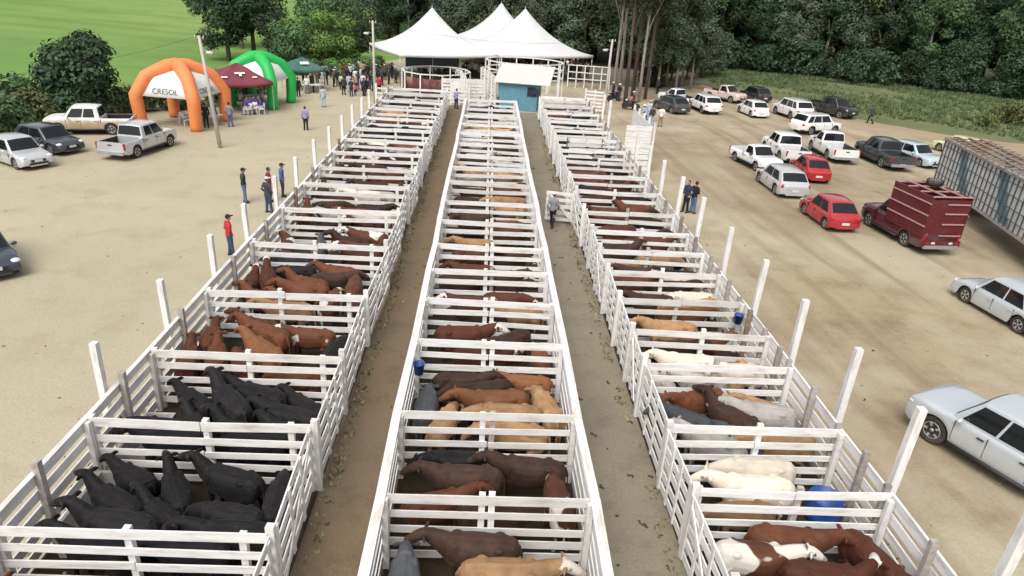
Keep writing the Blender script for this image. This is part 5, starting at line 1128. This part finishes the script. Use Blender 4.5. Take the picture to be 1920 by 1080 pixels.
t2 = pole(G(704,206), 7.1, (-.05,0), 'pale concrete utility pole beside the far end of the tent-side pens', -1)
t3 = pole(G(1131,216), 6.5, (.1,0), 'pale pole topped by a lamp beside the corner fence at the eucalyptus', -1)
def wire(a, b, sag, label):
    m_ = MB(); pts = []
    for i in range(17):
        t = i/16; p = a.lerp(b, t); p.z -= sag*4*t*(1-t); pts.append(p)
    m_.tube(pts, .009, 6); tag(m_.build('power_wire', BLACKP), label, 'wire')
wire(t1, Vector((-44,40,3.2)), 1.2, 'drooping wire from the orange tent pole towards the bush')
wire(t1+Vector((.2,0,-.1)), t2+Vector((-.2,0,-.1)), .9, 'wire strung between the two pale utility poles'); wire(t2, t3, .9, 'wire strung from the far utility pole to the lamp pole'); wire(t2+Vector((-.2,0,-.2)), Vector((-26,98,5)), .5, 'wire running back from the far utility pole to the trees')
# ------------------------------------------------------------------ vegetation
def leafmat(name, c, var=.5, rand=.25, rough=.7):
    m = bpy.data.materials.new('leaf_'+name); m.use_nodes = True; n = m.node_tree.nodes; l = m.node_tree.links; b = n['Principled BSDF']; b.inputs['Roughness'].default_value = .92; b.inputs['Specular IOR Level'].default_value = .06
    tc = n.new('ShaderNodeTexCoord'); oi = n.new('ShaderNodeObjectInfo'); nz = n.new('ShaderNodeTexNoise'); nz.inputs['Scale'].default_value = .55; nz.inputs['Detail'].default_value = 4; l.new(tc.outputs['Object'], nz.inputs['Vector'])
    mr = n.new('ShaderNodeMapRange'); mr.inputs[1].default_value = .3; mr.inputs[2].default_value = .7; mr.inputs[3].default_value = 1-var; mr.inputs[4].default_value = 1+var; l.new(nz.outputs[0], mr.inputs[0])
    m2 = n.new('ShaderNodeMapRange'); m2.inputs[3].default_value = 1-rand; m2.inputs[4].default_value = 1+rand; l.new(oi.outputs['Random'], m2.inputs[0]); mu = n.new('ShaderNodeMath'); mu.operation = 'MULTIPLY'; l.new(mr.outputs[0], mu.inputs[0]); l.new(m2.outputs[0], mu.inputs[1])
    sc = n.new('ShaderNodeVectorMath'); sc.operation = 'SCALE'; sc.inputs[0].default_value = c; l.new(mu.outputs[0], sc.inputs['Scale'])
    hu = n.new('ShaderNodeHueSaturation'); mh = n.new('ShaderNodeMapRange'); mh.inputs[3].default_value = .48; mh.inputs[4].default_value = .525; l.new(oi.outputs['Random'], mh.inputs[0]); l.new(mh.outputs[0], hu.inputs['Hue']); l.new(sc.outputs[0], hu.inputs['Color'])
    l.new(hu.outputs[0], b.inputs['Base Color']); return m
LD = leafmat('dark', (.052,.082,.045)); LM = leafmat('mid', (.09,.145,.065)); LB = leafmat('bright', (.14,.26,.07), .35); LE = leafmat('eucalyptus', (.10,.13,.085)); LY = leafmat('olive', (.13,.15,.065))
BARK = mat('bark', (.10,.075,.058), .95, .3, 4, stretch=(3,3,.4), dirt=(.2,.17,.14), dirt_amt=.6, bump=.5, bscale=12); BARKP = mat('bark_pale', (.34,.30,.26), .9, .25, 3, stretch=(3,3,.35), dirt=(.14,.09,.07), dirt_amt=.8, bump=.4, bscale=10); BARKR = mat('bark_red', (.10,.066,.052), .95, .3, 3, stretch=(3,3,.3), dirt=(.22,.17,.14), dirt_amt=.6, bump=.5, bscale=12)
def crown_mesh(name, blobs, n, size, droop=0.0, asp=2.0):
    """leaf sprays spread through lumpy blobs; blobs: (x,y,z,rx,ry,rz)"""
    vol = np.array([b[3]*b[4]+b[4]*b[5]+b[3]*b[5] for b in blobs]); pk = rng.choice(len(blobs), n, p=vol/vol.sum()); B = np.array(blobs)[pk]
    d = rng.normal(size=(n,3)); d /= np.linalg.norm(d, axis=1)[:,None]; rr = 1-np.abs(rng.normal(0, .20, n)); rr = np.clip(rr, .2, 1.12)
    # clumping: snap many leaves toward clump directions
    c = B[:,:3]+d*B[:,3:]*rr[:,None]+rng.normal(0, size*.5, (n,3))
    nr = d*1.0+rng.normal(0, .5, (n,3)); nr[:,2] += .35; nr /= np.linalg.norm(nr, axis=1)[:,None]
    a = np.cross(nr, rng.normal(size=(n,3))); a[:,2] -= droop; a -= nr*np.sum(a*nr, 1)[:,None]; a /= np.linalg.norm(a, axis=1)[:,None]; b = np.cross(nr, a)
    s = size*rng.uniform(.6, 1.5, n)[:,None]; a = a*s*math.sqrt(asp); b = b*s/math.sqrt(asp)
    v = np.stack([c-a*.5, c+b*.5-a*.05+nr*s*.12, c+a*.5, c-b*.5-a*.05+nr*s*.12], 1).reshape(-1,3); f = np.arange(n*4).reshape(n,4)
    me = bpy.data.meshes.new(name); me.vertices.add(n*4); me.vertices.foreach_set('co', v.astype(np.float32).ravel()); me.loops.add(n*4); me.loops.foreach_set('vertex_index', f.ravel().astype(np.int32))
    me.polygons.add(n); me.polygons.foreach_set('loop_start', np.arange(0, n*4, 4, dtype=np.int32)); me.polygons.foreach_set('loop_total', np.full(n, 4, np.int32)); me.update(); me.validate(); return me
def lumps(cx, cz, rx, rz, n, br):
    out = []
    for i in range(n):
        d = rng.normal(size=3); d /= np.linalg.norm(d); k = rng.uniform(.45,1.0); q = br*rng.uniform(.65,1.35)
        out.append((cx+d[0]*rx*k, d[1]*rx*k, max(q*.7, cz+d[2]*rz*k), q, q, q*.78))
    return out
def trunk_mesh(name, h, r, limbs, spread, m, lean=.0):
    mb = MB(); pts = [Vector((0,0,-.1)), Vector((lean*.2,0,h*.3)), Vector((lean*.6,.1,h*.65)), Vector((lean,0,h))]; mb.tube(pts, [r*1.25,r*.9,r*.7,r*.3], 10); rr = random.Random(len(name)*7+int(h*10))
    for i in range(limbs):
        t = .35+.6*i/max(1,limbs); p = Vector((lean*t,0,h*t)); a = rr.uniform(0, 6.28); q = p+Vector((math.cos(a)*spread*rr.uniform(.5,1), math.sin(a)*spread*rr.uniform(.5,1), h*.22)); mb.tube([p, p.lerp(q,.5)+Vector((0,0,.15)), q], [r*.42,r*.28,r*.1], 7)
    return fixn(mb.mesh(name, m))
TR = {}
def proto(k, crown, tr, leaf): crown.materials.append(leaf); TR[k] = (crown, tr)
for i in range(3): proto(f'broad{i}', crown_mesh('crown', lumps(0,7.5,3.3,4.2,26,1.45)+lumps(0,3.6,2.9,1.8,9,1.1), 9500, .27), trunk_mesh(f'trunk{i}', 9.5, .24, 7, 2.4, BARK, .3*i-.3), LD)
for i in range(2): proto(f'mid{i}', crown_mesh('crown', lumps(0,5.4,2.8,3.0,22,1.25)+lumps(0,2.6,2.4,1.3,8,1.0), 8000, .24), trunk_mesh(f'trunkm{i}', 7, .18, 6, 2.0, BARK, .3), LM)
proto('bright', crown_mesh('crown', lumps(0,4.0,2.6,2.6,20,1.1)+lumps(0,1.8,2.2,1.0,8,.9), 7000, .22), trunk_mesh('trunkb', 5.5, .15, 6, 1.8, BARK), LB)
proto('bush', crown_mesh('crown', lumps(0,2.6,1.9,1.9,22,.85)+lumps(0,1.1,1.9,.8,9,.8), 6500, .20), trunk_mesh('trunks', 3.8, .14, 7, 1.4, BARK), LD)
proto('shrub', crown_mesh('crown', lumps(0,.8,1.1,.6,10,.5), 1800, .15), trunk_mesh('trunkq', 1.1, .05, 6, .8, BARK), LM)
for i in range(2): proto(f'euc{i}', crown_mesh('crown', lumps(0,13.2,2.4,4.6,15,1.25), 5200, .30, .9, 4), trunk_mesh(f'trunke{i}', 15.5, .15, 6, 2.0, BARKP if i else BARKR, .25-.5*i), LE)
for i in range(2): proto(f'tall{i}', crown_mesh('crown', lumps(0,10.5,3.4,5.2,24,1.5)+lumps(0,5.2,2.5,2.0,7,1.0), 9000, .28, .5, 2.6), trunk_mesh(f'trunkt{i}', 13, .2, 7, 2.6, BARKP, .6-i), LE)
def tree(k, p, s, label, name, group=None, leaf=None, sz=None, rz=None, cat='tree', bark=None):
    cr, tr = TR[k]; r = empty(name, (p[0],p[1],p[2] if len(p) > 2 else 0), rz if rz is not None else random.uniform(0,6.28), label, cat, group); r.scale = (s, s, (sz or s))
    c = link('crown', cr, r); t = link('trunk' if cat == 'tree' else 'stem', tr, r)
    if leaf: setmat(c, 0, leaf)
    if bark: setmat(t, 0, bark)
    return r
b_ = G(162,218); tree('bush', b_, 1.22, 'round dark evergreen tree in front of the green field', 'round_tree', rz=1.0)
b_ = G(120,214); tree('bush', (b_.x, b_.y, 0), .8, 'smaller mid green tree on the left flank of the round dark tree'.replace('left ','near '), 'round_tree', leaf=LM, rz=2)
hed = [(-34.5,40.5,1.3),(-33.5,43.5,1.35),(-36.5,43,1.7),(-33.4,46.5,1.25),(-35.5,47.5,1.6),(-32.6,49,1.15),(-38,47,1.8),(-29.3,52.6,1.0),(-28.0,54.6,1.15),(-30.8,50.7,1.0),(-26.6,56.5,1.3),(-25.2,59.5,1.3),(-24.6,63,1.2),(-36.5,38,1.5),(-39,42,1.9)]
for i, (x, y, s) in enumerate(hed): tree('shrub', (x, y), s*1.12, f'leafy green shrub in the hedge behind the parked cars, {ORD[i]} along it', 'hedge_shrub', 'hedge shrubs below the field', leaf=LM if i % 3 else LY, cat='shrub')
for i, (px, k, s, lf, lab) in enumerate([((430,118),'broad0',.98,LD,'tall dark tree at the field corner behind the orange tent'),((478,116),'broad1',1.02,LD,'tall dark tree behind the maroon gazebo'),((395,95),'tall0',.95,LE,'loose pale-leaved tree beside the tall dark trees at the field corner'),((455,96),'tall1',1.15,LD,'highest dark tree at the field corner')]):
    b_ = G(*px); tree(k, b_, s, lab, 'dark_tree', 'trees at the field corner', leaf=lf)
for i, (px, k, s, lf, lab) in enumerate([((545,136),'bright',.85,LM,'bushy green tree behind the bright green tent'),((590,134),'bright',1.0,LB,'bright green bushy tree above the dark green gazebo'),((632,132),'bright',.95,LB,'bright green bushy tree behind the crowd'),((668,128),'mid0',.9,LM,'mid green tree behind the crowd near the pole'),((520,128),'mid1',.8,LD,'dark green tree between the field corner and the bright trees'),((610,118),'mid0',1.0,LM,'mid green tree rising behind the bright bushy trees')]):
    b_ = G(*px); tree(k, b_, s, lab, 'bushy_tree', 'bushy trees behind the crowd', leaf=lf)
for i in range(9):
    b_ = G(560+i*19, 140+jit(3)); tree('shrub', b_, 1.0+jit(.25), 'low green shrub along the back of the crowd', 'low_shrub', 'low shrubs behind the crowd', leaf=LB if i % 2 else LM, cat='shrub')
# eucalyptus clump by the corner
for i, (px, k, s) in enumerate([((1149,180),'euc1',1.0),((1160,172),'euc1',1.15),((1172,192),'euc0',1.1),((1186,180),'euc0',1.3),((1197,192),'euc1',.95),((1209,186),'euc0',1.0)]):
    b_ = G(*px); tree(k, b_, s, f'eucalyptus with bare {"pale" if k == "euc1" else "reddish"} trunk, {ORD[i].replace("nearest","in line")} from the marquee'.replace(' in line from','-in-line from') if False else f'eucalyptus with bare {"pale" if k == "euc1" else "reddish"} trunk, {NTH[i]} counted from the marquee', 'eucalyptus_tree', 'eucalyptus clump beside the marquee', bark=BARKP if k == 'euc1' else BARKR)
for i in range(6):
    b_ = G(1222+i*16, 172+jit(6)); tree('tall%d' % (i % 2), (b_.x, b_.y+2+jit(1)), .72+jit(.1), 'loose eucalyptus sapling with drooping leaves behind the parked cars', 'eucalyptus_sapling', 'eucalyptus saplings behind the parked cars', leaf=LE)
for i, (x, y, k, s) in enumerate([(1236,158,'mid0',.62),(1262,154,'mid1',.7),(1292,152,'mid0',.75),(1318,148,'mid1',.8),(1222,166,'bush',.8),(1340,146,'mid0',.7)]):
    b_ = G(x, y); tree(k, (b_.x, b_.y+1.5), s, 'leafy dark tree with foliage to the ground behind the parked cars', 'leafy_tree', 'leafy trees behind the parked cars', leaf=LE if i % 2 else LD)
# forest edge and depth
def fline(t): # forest front edge, left to right
    xs = [-34,-24,-15,-4,6,14,24,30,36,44,53,64,78,95]; ys = [140,120,108,104,103,104,113,114,112,109,105,99,90,83]; x = xs[0]+(xs[-1]-xs[0])*t; return x, float(np.interp(x, xs, ys))
n_ = 0
for row in range(4):
    cnt = 30-row*2
    for i in range(cnt):
        t = (i+.5*(row % 2))/cnt; x, y = fline(t); x += jit(1.1); y += row*6.0+jit(1.4)
        k = random.choice(['broad0','broad1','broad2','tall0','tall1','mid0'] if row else ['broad0','broad1','broad2','tall0','mid0','mid1'])
        s = 1.0+row*.22+jit(.15); lf = random.choice([LD,LD,LD,LM,LE]+([LY] if row > 0 and x > 35 else [])) if x > 12 else random.choice([LD,LM,LE,LE])
        tree(k, (x, y), s, 'dark tree crowding the dense forest edge behind the yard', 'forest_tree', 'trees of the dense forest edge', leaf=lf); n_ += 1
for i in range(34):
    t = .5+.5*i/33; x, y = fline(t); tree('shrub' if i % 3 else 'bush', (x+jit(2), y-1.8+jit(2.2)), (2.0+jit(1.0)) if i % 3 else 1.2+jit(.4), 'dark bushy undergrowth shrub along the forest foot', 'forest_shrub', 'undergrowth shrubs at the forest foot', leaf=LD, cat='shrub')
for i in range(14):
    x = -150+i*10+jit(3); y = 205-(i*5.0)+jit(5); tree(random.choice(['broad0','broad1','mid1']), (x, y+60, 6), 1.3+jit(.3), 'dark tree on the far side of the green field', 'far_tree', 'trees beyond the green field', leaf=random.choice([LD,LM]))
b_ = G(1885,232); tree('shrub', b_, 1.3, 'grey green scrubby shrub on the grass behind the cattle truck', 'scrub_bush', leaf=LY, cat='shrub')
b_ = G(1850,238); tree('shrub', b_, .8, 'smaller scrubby shrub on the grass edge above the truck roof', 'scrub_bush', leaf=LY, cat='shrub')
# rough grass tufts on the strip and hedge bank
def tufts(name, label, poly_fn, n, m, h=.35):
    v = []; f = []
    P_ = [poly_fn() for _ in range(n)]
    mb = MB()
    for p in P_:
        for b in range(5):
            a = random.uniform(0,6.28); l_ = h*random.uniform(.5,1.4); q = Vector((p[0]+jit(.15), p[1]+jit(.15), 0)); d = Vector((math.cos(a), math.sin(a), 0)); w = Vector((-d.y, d.x, 0))*.05
            mb.add([q-w, q+w, q+d*l_*.5+Vector((0,0,l_))], [(0,1,2)])
    o = mb.build(name, m); tag(o, label, kind='stuff')
def rg():
    while True:
        x = random.uniform(24, 92); _, y1 = fline((x+34)/129); y0 = float(np.interp(x, [22,26.5,31.5,35.5,40,45,49.5,55,75,92], [94,83,80.5,71,66.5,63,60.5,59,58,57])); 
        y = random.uniform(y0+.5, y1-.5) if y1 > y0+1 else 0
        if y1 > y0+1 and math.sin(x*.31+y*.17)+math.sin(x*.13-y*.23+2)+math.sin(x*.7+y*.5)*.6+random.uniform(-.9,.9) > -.55: return x, y
tufts('rough_grass', 'rough grass tufts between the car park and the forest', rg, 13000, leafmat('tuft', (.115,.15,.07), .45, 0), .3)
def rgl(): 
    y = random.uniform(34,66); x = float(np.interp(y, [30,45,53,60,68], [-36,-33,-31.5,-30,-26.5])); return x+random.uniform(-5,1.2), y
tufts('bank_grass', 'long grass on the bank below the green field', rgl, 2200, leafmat('tuft2', (.13,.2,.06), .4, 0), .4)
def weed():
    if True:
        a = 6+44*random.random(); c = random.choice([-8.5-abs(jit(.35)), 8.75+abs(jit(.4)), CL[1]+.2+abs(jit(.12)), CR[0]-.2-abs(jit(.12))])
        q = RW(c, a); return q.x, q.y
    q = RW(random.uniform(9,30), random.uniform(8,48)); return q.x, q.y
tufts('fence_weeds', 'small dry weeds and straw along the fence feet', weed, 700, leafmat('straw', (.25,.22,.12), .4, 0), .08)
# dung and clods
mb = MB()
for i in range(130):
    if i < 100: c = random.choice([random.uniform(-3.3,-1.85), random.uniform(2.5,4.3)]); a = 8+50*random.random()**1.3
    else: c = random.choice([random.uniform(8.9,14), random.uniform(-13,-8.8)]); a = 8+38*random.random()
    q = RW(c, a, .014); r_ = random.uniform(.02,.085)*(.8 if i < 100 else .4)
    for w in range(random.randint(1,4)): mb.ell(q+Vector((jit(r_*1.6), jit(r_*1.6), 0)), (r_*random.uniform(.6,1.3), r_*random.uniform(.5,1), .012+r_*.12), 7, 4, mat=Matrix.Rotation(jit(3), 3, 'Z'))
tag(mb.build('dung_clods', mat('dung', (.07,.052,.033), .95, .4, 3)), 'dark dung and clods trodden into the aisles', kind='stuff')
# pebbles on the dirt
mb = MB()
for i in range(900):
    q = rng.uniform(0,1,2); x = -24+q[0]*52; y = 8+q[1]**1.6*44; c, a = x*_nn.x+y*_nn.y, x*_dd.x+y*_dd.y
    s = .012+.035*rng.random()**3; mb.ell((x, y, s*.3), (s*1.3, s, s*.5), 6, 4)
tag(mb.build('loose_pebbles', mat('pebble', (.26,.225,.17), .95, .4, 1.5)), 'scattered pebbles and clods on the dirt', kind='stuff')
for me in list(bpy.data.meshes):
    if me.users == 0: bpy.data.meshes.remove(me)
